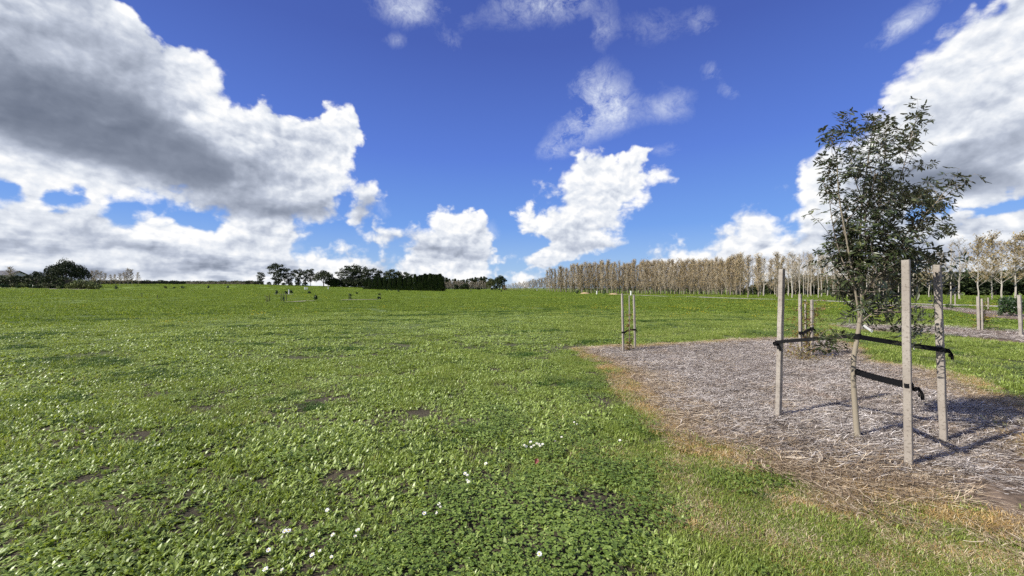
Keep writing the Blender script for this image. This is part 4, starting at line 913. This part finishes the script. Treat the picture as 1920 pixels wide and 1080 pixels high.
        tri_leaves(cr, P3, {'poplar': .017, 'bare': .012, 'brownleaf': .021, 'bushy': .028}[kind], rs)
        mats_ = {'poplar': [m_grey, m_bud], 'bare': [m_grey, m_bud], 'brownleaf': [m_grey, m_tan], 'bushy': [m_grey, m_bud]}[kind]
        return tk.mesh('trunk', m_ptrunk if pop else m_trunk), mesh('crown', cr.V, cr.F, None, cr.T, mats=mats_, midx=[0]*nt0+[1]*(len(cr.F)-nt0))
    elif kind == 'birch':                        # slim, nearly bare, white stems
        ax = [Vector((rs.uniform(-.01, .01), rs.uniform(-.01, .01), t)) for t in np.linspace(0, .98, 8)]; ax[0] = Vector((0, 0, 0)); tk.tube(ax, [.008*(1-.8*i/7) for i in range(8)], 6)
        for k in range(24):
            f = rs.uniform(.38, .95); a = rs.uniform(0, 6.28); b = Vector((0, 0, f)); L = .13*(1.25-f)*rs.uniform(.5, 1.2); d = Vector((math.cos(a), math.sin(a), 1.7)).normalized(); t1 = b + d*L*1.4
            tk.tube([b, t1], [.0022, .0007], 3, .5, False)
            for q in range(9):
                s0 = b.lerp(t1, rs.uniform(.2, 1)); d2 = Vector((rs.gauss(0, .6), rs.gauss(0, .6), 1)).normalized(); sd = d2.orthogonal().normalized()*.0013; cr.add([s0-sd, s0+sd, s0+d2*.07*rs.uniform(.5, 1.3)], [(0, 1, 2)], rs.random())
        return tk.mesh('trunk', m_trunk), mesh('crown', cr.V, cr.F, m_grey, cr.T)
    fm = {'pine': m_pine, 'tall_pine': m_pine, 'cypress': m_cyp, 'dome': m_pine, 'round': m_evergreen}[kind]
    return tk.mesh('trunk', m_dtrunk), cr.mesh('crown', fm)
_tm = {}
def tree_at(kind, name, px, top, Y=None, base_py=None, label='', cat='tree', group=None, var=0, wide=1.0, crown_mat=None):
    """tree whose foot stands on the land at (px, distance Y) and whose top reaches photograph row top"""
    key = (kind, var % 4)
    if key not in _tm: _tm[key] = tree_meshes(kind, 100 + 7*(var % 4) + len(kind))
    b = GD(px, Y) if Y is not None else G(px, base_py); h = CAM_H + (540-top)/FPX*b.y - b.z
    e = tag(empty(name, b, (px*1.7+var) % 6.28), label, cat, group); hz = h
    for nm, me in zip(('trunk', 'crown'), _tm[key]):
        if nm == 'crown' and crown_mat is not None:
            k2 = key + (crown_mat.name,)
            if k2 not in _tm: me = me.copy(); me.materials.clear(); me.materials.append(crown_mat); _tm[k2] = me
            me = _tm[k2]
        o = link(nm, me, e); o.scale = (hz*wide, hz*wide, hz)
    return e
R2 = random.Random(21)
# pines left of centre, one by one
PINES = [(489,510.6,'pine',.95,'smallest pine of the left cluster'), (522,494.6,'pine',1.15,'tallest broad layered pine in the left cluster'), (541,505,'pine',1.05,'ragged dark pine just right of the tallest one'), (559,505,'pine',.85,'thin open pine with sky showing between its tiers'), (572,506.5,'tall_pine',.8,'narrow pine right behind the pair with bare stems'), (582.5,504,'tall_pine',.9,'bare-stemmed pine touching the dense domed tree'),
 (645,504,'tall_pine',1.25,'pine standing alone where the row behind the hedge begins'), (660,497.5,'pine',1.1,'tallest bare-stemmed pine of the central row'), (674,499,'tall_pine',1.25,'pine next to the tallest of the central row'), (685,506,'tall_pine',.8,'shorter pine beside the central row tall pair'), (699,504.5,'pine',1.1,'pine rising over the start of the cypress hedge'), (716,508,'pine',1.0,'dense pine top above the cypress hedge'), (732,505.5,'pine',1.0,'green-topped pine above the cypress hedge'), (747,509,'pine',.9,'pine top above the middle of the cypress hedge'), (757,511,'pine',.9,'low pine top above the cypress hedge'), (768,513.5,'pine',.9,'last pine top above the cypress hedge before it ends')]
for i, (px, tp, k, w, lab) in enumerate(PINES): tree_at(k, 'pine_tree', px, tp, Y=192 + 3*(i % 3), label=lab, group='pines along the far field edge', var=i, wide=w)
tree_at('dome', 'spreading_tree', 607, 506, Y=186, label='dense dome-shaped dark tree among the pines', var=1, wide=.92)
for i in range(20):
    px = 464 + i*13.5 if i < 9 else 620 + (i-9)*8; tree_at('round', 'bush', px, (528 if i < 9 else 522) + R2.uniform(-3, 2), Y=190, label='low dark bush filling in under the pines', cat='bush', group='low bushes under the pines', var=i, wide=1.4, crown_mat=m_pine)
for i in range(3): tree_at('cypress', 'conifer', 622 + i*6, 524.5, Y=188, label='dark blunt conifer between the domed tree and the central pines', group='dark conifers beside the domed tree', var=i, wide=1.6)
for i in range(32): # the clipped-looking conifer row
    px = 684 + i*4.7; tree_at('cypress', 'cypress_tree', px, np.interp(px, [684, 700, 760, 800, 830], [524, 521, 518.5, 514, 516]) + R2.uniform(-2.5, 3.5), Y=150 + (i % 2)*2.5, label='dark green conifer in the close-planted hedge row', group='conifers of the close-planted hedge row', var=i, wide=R2.uniform(1.2, 1.7))
for i in range(16): px = 832 + i*5.4; tree_at('cypress' if i % 3 else 'pine', 'distant_conifer', px, np.interp(px, [830, 845, 870, 895, 914], [519, 522, 524, 520, 519.5]) + R2.uniform(-1.5, 1.5), Y=260, label='small dark conifer in the distance behind the grey bare shrubs', group='distant conifers behind the bare shrubs', var=i, wide=1.3)
m_greyb = m_grey
for i in range(22): px = 831 + i*3.9; tree_at('bushy', 'bare_shrub', px, 527.5 + R2.uniform(-1, 2.5), Y=225, label='pale grey leafless shrub at the far side of the field', cat='shrub', group='grey leafless shrubs across the field', var=i, wide=1.0, crown_mat=m_grey)
for px, tp, w in [(855, 531, .8), (873, 529.5, 1.05), (866, 533, .9)]: tree_at('round', 'bush', px, tp, Y=215, label='rounded dark bush in front of the grey leafless shrubs', cat='bush', group='rounded bushes before the leafless shrubs', var=int(px), wide=w*1.2)
tree_at('round', 'bush', 897, 539, Y=215, label='very low dark bush between the rounded bushes and the solitary tree', cat='bush', var=2, wide=2.2)
tree_at('round', 'round_tree', 937, 512.6, Y=190, label='dark full-crowned solitary tree near the middle of the horizon', var=3, wide=1.05)
tree_at('round', 'round_tree', 920.5, 520, Y=191, label='smaller leafy tree leaning against the solitary full-crowned one', var=0, wide=.95, crown_mat=m_oliveb)
for i in range(26): px = 944 + i*3.2; tree_at('bushy', 'bare_tree', px, np.interp(px, [944, 985, 1000, 1025], [534, 528.5, 524, 522]) + R2.uniform(-1.2, 1.5), Y=170, label='low brown leafless tree between the solitary tree and the tall row', group='low leafless trees right of the solitary tree', var=i, wide=.8)
# the tall brown row
n_row = 118
for i in range(n_row):
    px = 1027 + (1388-1027)*(i/(n_row-1))**.93 + R2.uniform(-1.5, 1.5); tp = np.interp(px, [1027, 1060, 1120, 1180, 1250, 1300, 1360, 1388], [503, 499, 493, 491, 490, 488, 484, 479]) + R2.uniform(-3.5, 4.5)
    Yr = np.interp(px, [1027, 1388], [150, 92]) + (i % 3)*6
    tree_at('poplar', 'poplar_tree', px, tp + (R2.random() < .18)*R2.uniform(3, 9), Y=Yr, label='tall slender brown-budded tree in the dense leafless row', group='leafless trees of the dense tall row', var=i, wide=R2.uniform(.85, 1.35))
for i in range(64):
    px = 1030 + i*5.65 + R2.uniform(-1.5, 1.5); Yr = np.interp(px, [1027, 1388], [166, 112]); tree_at('bushy', 'bare_shrub', px, np.interp(px, [1030, 1388], [530, 526]) + R2.uniform(-6, 6), Y=Yr, label='brown twiggy undergrowth shrub behind the stems of the dense tall row', cat='shrub', group='undergrowth behind the dense tall row', var=i, wide=1.5)
# separate pale trees to the right of the row
SEP = [(1402,479,'poplar'),(1422,478,'poplar'),(1432,483,'bare'),(1457,474,'poplar'),(1478,476,'birch'),(1485,472,'bare'),(1499,475,'birch'),(1507,470,'birch'),(1515,472,'birch'),(1521,474,'birch'),(1534,473,'birch'),(1540,470,'birch'),(1551,469,'birch'),(1564,472,'birch'),(1571,474,'birch'),(1584,470,'birch'),(1589,473,'birch'),(1640,468,'birch'),(1662,470,'bare'),(1685,466,'birch'),(1712,468,'bare')]
for i, (px, tp, k) in enumerate(SEP): tree_at(k, 'slender_tree', px, tp, Y=72 + (i*7 % 5)*4.5 - 8, label={1402: 'first pale-stemmed leafless tree past the gap ending the dense tall row', 1422: 'bushy-topped leafless tree, second past the gap ending the dense tall row', 1432: 'shorter leafless tree crowding the second one past the gap', 1457: 'leafless tree rising directly behind the top of the left stake', 1478: 'slim bare tree just right of the left stake top', 1485: 'wide-branching bare tree just right of the left stake top', 1640: 'slim bare tree glimpsed through the middle of the young tree crown'}.get(px, 'pale-stemmed leafless slender tree on the lawn past the gravel path'), group='pale-stemmed trees past the gravel path', var=i, wide=1.25 if k != 'birch' else 1.0)
for i in range(34):
    px = 1394 + i*8.2 + R2.uniform(-3, 3); tree_at(('poplar', 'bare', 'birch')[i % 3], 'slender_tree', px, 482 + R2.uniform(-6, 9), Y=R2.uniform(92, 112), label='leafless tree farther back among the pale slender trees', group='leafless trees farther back on the right lawn', var=i, wide=1.3)
BR = [(1742,478,'brownleaf',68,1.0,'brownish low tree seen just left of the leaf-shaded stake'),(1764,470,'bare',62,1.2,'bare grey tree just right of the leaf-shaded stake'),(1784,455,'birch',60,1.2,'thin faint tree next to the forked pale one'),(1799,448,'bare',55,1.15,'pale forked leafless tree on the right lawn'),(1834,444,'brownleaf',50,.85,'tree with thin brown leaves and a pale trunk above the brownish sapling'),(1860,441,'brownleaf',52,.95,'tallest brown-leaved tree right of the brownish sapling'),(1903,438,'brownleaf',48,1.05,'brown-leaved tree above the dark rounded shrub'),(1930,440,'brownleaf',50,1.0,'brown-leaved tree cut by the right edge of the view'),(1878,452,'bare',60,1.1,'grey twiggy tree between two brown-leaved ones')]
for i, (px, tp, k, Y, w, lab) in enumerate(BR): tree_at(k, 'brown_tree', px, tp, Y=Y, label=lab, group='half-bare trees of the right lawn', var=i, wide=w)
# dark evergreens behind
for i in range(44):
    px = 1392 + i*13.2 + R2.uniform(-3, 3); tp = np.interp(px, [1392, 1410, 1430, 1450, 1490, 1500, 1600, 1700, 1760, 1850, 1960], [536, 531, 522, 518, 519, 512, 511, 508, 505, 503, 500]) + R2.uniform(-2, 3)
    tree_at('round', 'evergreen_tree', px, tp, Y=118 + (i % 3)*5, label='dark evergreen tree in the belt behind the pale slender trees', group='evergreen belt behind the right lawn', var=i, wide=1.3, crown_mat=(m_oliveb if i % 5 == 2 else None))
# far left: hedge, big spreading conifer, shrubs, house
tree_at('dome', 'spreading_conifer', 124, 486, Y=108, label='massive dark spreading conifer towering over the left hedge, its highest crown', group='the great dark conifers at left', var=0, wide=.62)
tree_at('dome', 'spreading_conifer', 100, 495, Y=110, label='lower dark crown stretching left from the great conifer', group='the great dark conifers at left', var=2, wide=.55)
tree_at('dome', 'spreading_conifer', 151, 497, Y=109, label='lower dark crown stretching right from the great conifer', group='the great dark conifers at left', var=3, wide=.55)
tree_at('round', 'evergreen_tree', 68, 505, Y=114, label='small round-topped evergreen left of the great conifer', var=1, wide=.8)
for i, px in enumerate((54, 80, 92, 108)): tree_at('round', 'olive_bush', px, 513 + (i % 2)*2, Y=106, label=['olive-brown bush behind the dark hedge, nearest the house', 'olive-brown bush behind the hedge under the round-topped evergreen', 'olive-brown bush behind the hedge under the left skirt of the great conifer', 'olive-brown bush behind the hedge in front of the great conifer trunk'][i], cat='bush', group='olive bushes behind the dark hedge', var=i, wide=1.0, crown_mat=m_oliveb)
tree_at('bushy', 'bare_tree', 20, 501, Y=118, label='round half-bare tree beside the house roof at the left edge', var=1, wide=1.1)
# clipped hedge as one thing made of leaf-sized faces over a solid body
def hedge(name, A, B, w, h, n, lm, label, cat='hedge', size=.35, seed=1):
    rs = random.Random(seed); A, B = Vector(A), Vector(B); mid = (A+B)/2; e = tag(empty(name, mid), label, cat); L = (B-A).length; d = (B-A).normalized(); s_ = Vector((-d.y, d.x, 0)).normalized(); lf = MB(); core = MB()
    seg = 14; V = []
    for i in range(seg+1):
        q = A + d*L*i/seg - mid; q.z = Tz(q.x+mid.x, q.y+mid.y) - mid.z
        for a_, z in ((-.42, -.2), (-.42, .86), (0, .93), (.42, .86), (.42, -.2)): V.append(q + s_*w*a_ + Vector((0, 0, h*z*(1+.05*math.sin(i*2.1)))))
    F = [(5*i+k, 5*i+5+k, 5*i+6+k, 5*i+1+k) for i in range(seg) for k in range(4)] + [(0, 1, 2, 3, 4), (5*seg+4, 5*seg+3, 5*seg+2, 5*seg+1, 5*seg)]
    core.add(V, F); link('branches', core.mesh('branches', m_dtrunk), e); P3 = []
    for _ in range(n):
        t = rs.random(); q = A + d*L*t - mid; q.z = Tz(q.x+mid.x, q.y+mid.y) - mid.z; r = rs.random(); hh = h*(1 + .10*math.sin(t*37) + .06*math.sin(t*91))
        if r < .6: off = s_*w*.5*rs.choice((-1, 1))*rs.uniform(.85, 1.05) + Vector((0, 0, hh*rs.random()))
        else: off = s_*w*rs.uniform(-.5, .5) + Vector((0, 0, hh*rs.uniform(.88, 1.04)))
        P3.append(q + off)
    tri_leaves(lf, P3, size, rs); link('foliage', lf.mesh('foliage', lm), e); return e
a, b = GD(-90, 104), GD(132, 104); hedge('hedge', a, b, 3.0, CAM_H + (540-519)/FPX*104 - a.z, 7000, m_pine, 'long dark clipped hedge below the great conifer at the left edge', size=.5)
a, b = GD(168, 150), GD(345, 185); hedge('hedge', a, b, 2.0, 1.5, 2500, m_cyp, 'low dark hedge line running right from the great conifer to the horizon', size=.5, seed=3)
a, b = GD(345, 215), GD(484, 200); hedge('hedge', a, b, 2.0, 1.8, 2500, m_cyp, 'low dark hedge line on the crest before the pines', size=.5, seed=4)
for i, px in enumerate((172, 180, 189, 198, 207, 216, 225)): tree_at('bushy', 'bare_tree', px, [507, 508, 509, 513, 515, 514, 513][i] + R2.uniform(-1, 1), Y=135, label='hazy brown leafless tree right of the great conifer', group='hazy leafless trees right of the great conifer', var=i, wide=.9)
for px, tp, w in [(240, 504, .95), (247, 506, .8), (259, 511, .7), (232, 511, .7)]: tree_at('bushy', 'bare_tree', px, tp, Y=140, label='rounded leafless tree standing clear at the end of the hazy trees', group='rounded leafless trees standing clear', var=int(px), wide=w)
for i in range(22):
    px = 262 + i*10; tree_at('round', 'distant_tree', px, np.interp(px, [260, 300, 342, 350, 390, 450, 484], [527, 526.5, 525.5, 531, 530, 527, 525]) + R2.uniform(-1, 1), Y=235, label='tiny dark tree on the left skyline', group='tiny trees along the left skyline', var=i, wide=1.3, crown_mat=m_pine)
# planting bed in front of the hedge
strip([GD(-120, 97), GD(0, 96.5), GD(60, 96), GD(120, 95.5), GD(183, 95)], 4.2, 'mulch_strip', m_mulchfar, .08)
BUSH = [(3,1.1,'dark'),(14,.9,'dark'),(24,1.3,'olive'),(35,.7,'dark'),(44,1.4,'lime'),(56,1.0,'dark'),(64,.8,'dark'),(70,1.2,'olive'),(78,1.1,'lime'),(88,1.7,'olive'),(95,.8,'dark'),(102,1.1,'olive'),(110,.7,'lime'),(116,.8,'dark'),(123,.9,'olive')]
for i, (px, h, c) in enumerate(BUSH):
    leaf_blob('bed_shrub', GD(px, 95.2 + (i % 3)*.8), h*.62, h, 420, .24, {'dark': m_dgreen, 'olive': m_oliveb, 'lime': m_lime}[c], {'dark': 'small dark green shrub on the mulch strip below the long hedge', 'olive': 'small olive shrub on the mulch strip below the long hedge', 'lime': 'small pale green shrub on the mulch strip below the long hedge'}[c], 'shrub', 'shrubs on the mulch strip below the hedge', seed=i, lobes=4)
for i, (px, h) in enumerate([(130, 1.6), (137, 2.1), (145, 2.4), (151, 2.7), (158, 2.2), (164, 2.4), (171, 2.0), (178, 1.7), (183, 1.2), (140, 1.4), (154, 1.3), (168, 1.2)]):
    leaf_blob('bed_shrub', GD(px, 95.5 + (i % 2)*1.6), h*.55, h, 700, .26, m_lime if i % 3 != 1 else m_oliveb, 'light green bushy shrub at the right end of the mulch strip', 'shrub', 'light green shrubs ending the mulch strip', seed=50+i, lobes=6)
# house behind the hedge
m_roof, M, p = mat('slate_roof', .7); p.inputs['Base Color'].default_value = (.10, .10, .11, 1)
m_hwall, M, p = mat('house_wall', .8); p.inputs['Base Color'].default_value = (.50, .49, .48, 1)
m_glass, M, p = mat('window_glass', .1, .6); p.inputs['Base Color'].default_value = (.03, .035, .04, 1)
hb = GD(4, 128); zt = CAM_H + (540-508)/FPX*128 - hb.z; ze = CAM_H + (540-515.5)/FPX*128 - hb.z
hs_ = tag(empty('house', hb, .2), 'house with a dark gabled roof just showing over the hedge at the left edge', 'house')
mb = MB(); w, d = 4.2, 3.4
mb.add([(-w, -d, -.5), (w, -d, -.5), (w, d, -.5), (-w, d, -.5), (-w, -d, ze), (w, -d, ze), (w, d, ze), (-w, d, ze), (w, 0, zt-.15), (-w, 0, zt-.15)], [(0,1,5,4), (2,3,7,6), (1,2,6,8,5), (3,0,4,9,7)]); link('wall', mb.mesh('wall', m_hwall), hs_)
mb = MB()
for s_ in (-1, 1):
    mb.add([(-w-.4, s_*(d+.5), ze-.25), (w+.4, s_*(d+.5), ze-.25), (w+.4, 0, zt), (-w-.4, 0, zt), (-w-.4, s_*(d+.5), ze-.13), (w+.4, s_*(d+.5), ze-.13), (w+.4, 0, zt+.12), (-w-.4, 0, zt+.12)], [(0,1,2,3), (4,5,6,7), (0,1,5,4), (1,2,6,5), (3,0,4,7)])
link('roof', mb.mesh('roof', m_roof), hs_)
for x_ in (-2.2, 1.6):
    mb = MB(); mb.add([(x_, -d-.02, ze-1.9), (x_+1.4, -d-.02, ze-1.9), (x_+1.4, -d-.02, ze-.7), (x_, -d-.02, ze-.7), (x_, -d-.07, ze-1.9), (x_+1.4, -d-.07, ze-1.9), (x_+1.4, -d-.07, ze-.7), (x_, -d-.07, ze-.7)], [(4,5,6,7), (0,1,5,4), (1,2,6,5), (2,3,7,6), (3,0,4,7)]); link('window', mb.mesh('window', m_glass), hs_)
# saplings dotted over the field
FS = [(519,552.5,.32,.95,'dark small sapling at the back of the staked field group'),(537.5,551.8,.34,.7,'dark little bush on the left of the white post'),(545.5,551,.35,.95,'dark little bush on the right of the white post'),(580,551,.34,.75,'leaning small dark bush between the white post and the bushy sapling'),(592,563.5,.26,.72,'bushiest dark sapling in the middle of the field group'),(657,555.5,.18,.35,'upper tuft of the twin-tufted sapling at the field strip'),(669,551.5,.2,.5,'small tuft behind the twin-tufted sapling'),(711,553.5,.18,.32,'upper ball of the solitary two-ball sapling'),(711,561.5,.22,.42,'lower ball of the solitary two-ball sapling'),(726,545.5,.4,.7,'tiny bush before the hedge row, the left one of a pair'),(734,545.5,.35,.6,'tiny bush before the hedge row, the right one of a pair'),(747,547.5,.3,.7,'tiny upright bush close to the hedge row'),
 (217,543,.45,1.0,'small dark bush nearest the great conifer on the left field'),(310,541.5,.5,.8,'round grey-green bush on the left field'),(326,541.3,.3,.5,'tiniest bush between the two round ones on the left field'),(343,541.5,.6,.8,'round dark bush on the left field, right of the grey-green one'),(391,541,.3,.9,'upright bush on the left field crest'),(427,541,.3,.9,'upright bush on the crest nearest the pines'),(1082,552,.45,1.2,'dark upright bush at the foot of the tall leafless row'),(1133,553,.4,1.2,'dark upright bush farther along the foot of the tall leafless row'),(883,546,.3,.5,'faint tiny bush on the field below the rounded bushes'),(940,547.5,.2,.7,'faint thin sapling on the field below the solitary tree')]
for px, py, r, h, lab in FS:
    leaf_blob('field_sapling', G(px, py), r, h, 260, .16, m_dgreen if px not in (310,) else m_oliveb, lab, 'sapling', 'saplings dotted over the field', seed=int(px)+int(py), lobes=4)
q = G(657, 562.5); wispy('sapling', q, 1.0, .25, 2, 36, .12, m_dgreen, 'thin stem with sparse leaves under the twin-tufted sapling', 'sapling', seed=61, nl=6)
q = G(500, 566.5); wispy('sapling', q, .85, .55, 4, 60, .07, m_olive, 'straggly low sapling beside the two staked thin poles', 'sapling', seed=62, nl=5)
q = G(532, 567); wispy('sapling', q, 1.3, .25, 2, 50, .09, m_dgreen, 'small dark sapling between two thin dark poles in the field', 'sapling', seed=63, nl=7)
for px, py, tp, w, lab in [(527,567,550,.05,'thin dark pole left of the small field sapling'),(537,567,552,.05,'thin dark pole right of the small field sapling'),(505.5,566.5,552,.04,'thin pole rising from the straggly low sapling'),(295,561,553,.05,'lonely thin stick on the left field'),(266,558,549,.05,'faint thin stick on the left field below the skyline trees'),(654,562,550,.05,'thin pole against the twin-tufted sapling'),(714,561.5,549,.05,'thin pole against the two-ball sapling')]:
    b = G(px, py); o = put_stake(at_px(px, tp, b.y), b, lab, 'thin poles in the field', w=w, yaw=.2, seed=px); o.data.materials.clear(); o.data.materials.append(m_dtrunk)
m_post, M, p = mat('white_paint', .6); p.inputs['Base Color'].default_value = (.75, .75, .72, 1)
for px, py, tp, w, lab in [(541.5,552.4,542.5,.16,'bright white post between two little bushes in the field'),(572,543.3,538,.35,'short leaning white marker on the crest before the pines'),(576,543.3,538.5,.25,'short white marker on the crest, the slimmer of two'),(615.5,542.5,538,.25,'short white marker on the crest below the domed tree'),(1119,552.5,545.5,.20,'white post by the path before the tall leafless row'),(1183,554.3,545.5,.22,'white post by the path seen between the corner stakes'),(1007,545.2,542.5,.25,'small pale post below the low brown leafless trees')]:
    b = G(px, py); o = put_stake(at_px(px, tp, b.y), b, lab, 'white posts on the field', w=w, yaw=.2, seed=px); o.data.materials.clear(); o.data.materials.append(m_post); o.name = 'white_post'
# straw heaps by the path
m_heap, M, p = mat('straw_heap'); M.L.new(M.ramp(M.noise(objc(M), 4, 5, .7), [(.3,(.28,.19,.10)),(.7,(.50,.38,.22))]), p.inputs['Base Color'])
for px, py, w, h, lab in [(1097,551.3,1.3,.45,'low tan mulch heap beside the dark upright bush'),(1150,553.2,1.3,.42,'low tan mulch heap between the dark bush and the white post')]:
    b = G(px, py); V = []; F = []; n = 14
    for i in range(6):
        for k in range(n): a_ = 2*math.pi*k/n; r = math.cos(i/5*1.5); V.append((math.cos(a_)*w*r*(1+.15*R2.uniform(-1, 1)), math.sin(a_)*w*.7*r, h*math.sin(i/5*1.5)*(1+.15*R2.uniform(-1, 1)) - (.1 if i == 0 else 0)))
    F = [(i*n+k, i*n+(k+1) % n, (i+1)*n+(k+1) % n, (i+1)*n+k) for i in range(5) for k in range(n)] + [tuple(5*n+k for k in range(n))]
    tag(link('mulch_heap', mesh('mulch_heap', V, F, m_heap, smooth=True), loc=b), lab, 'heap', 'mulch heaps')
print('trees', round(time.time()-T0, 1), len(bpy.data.objects))
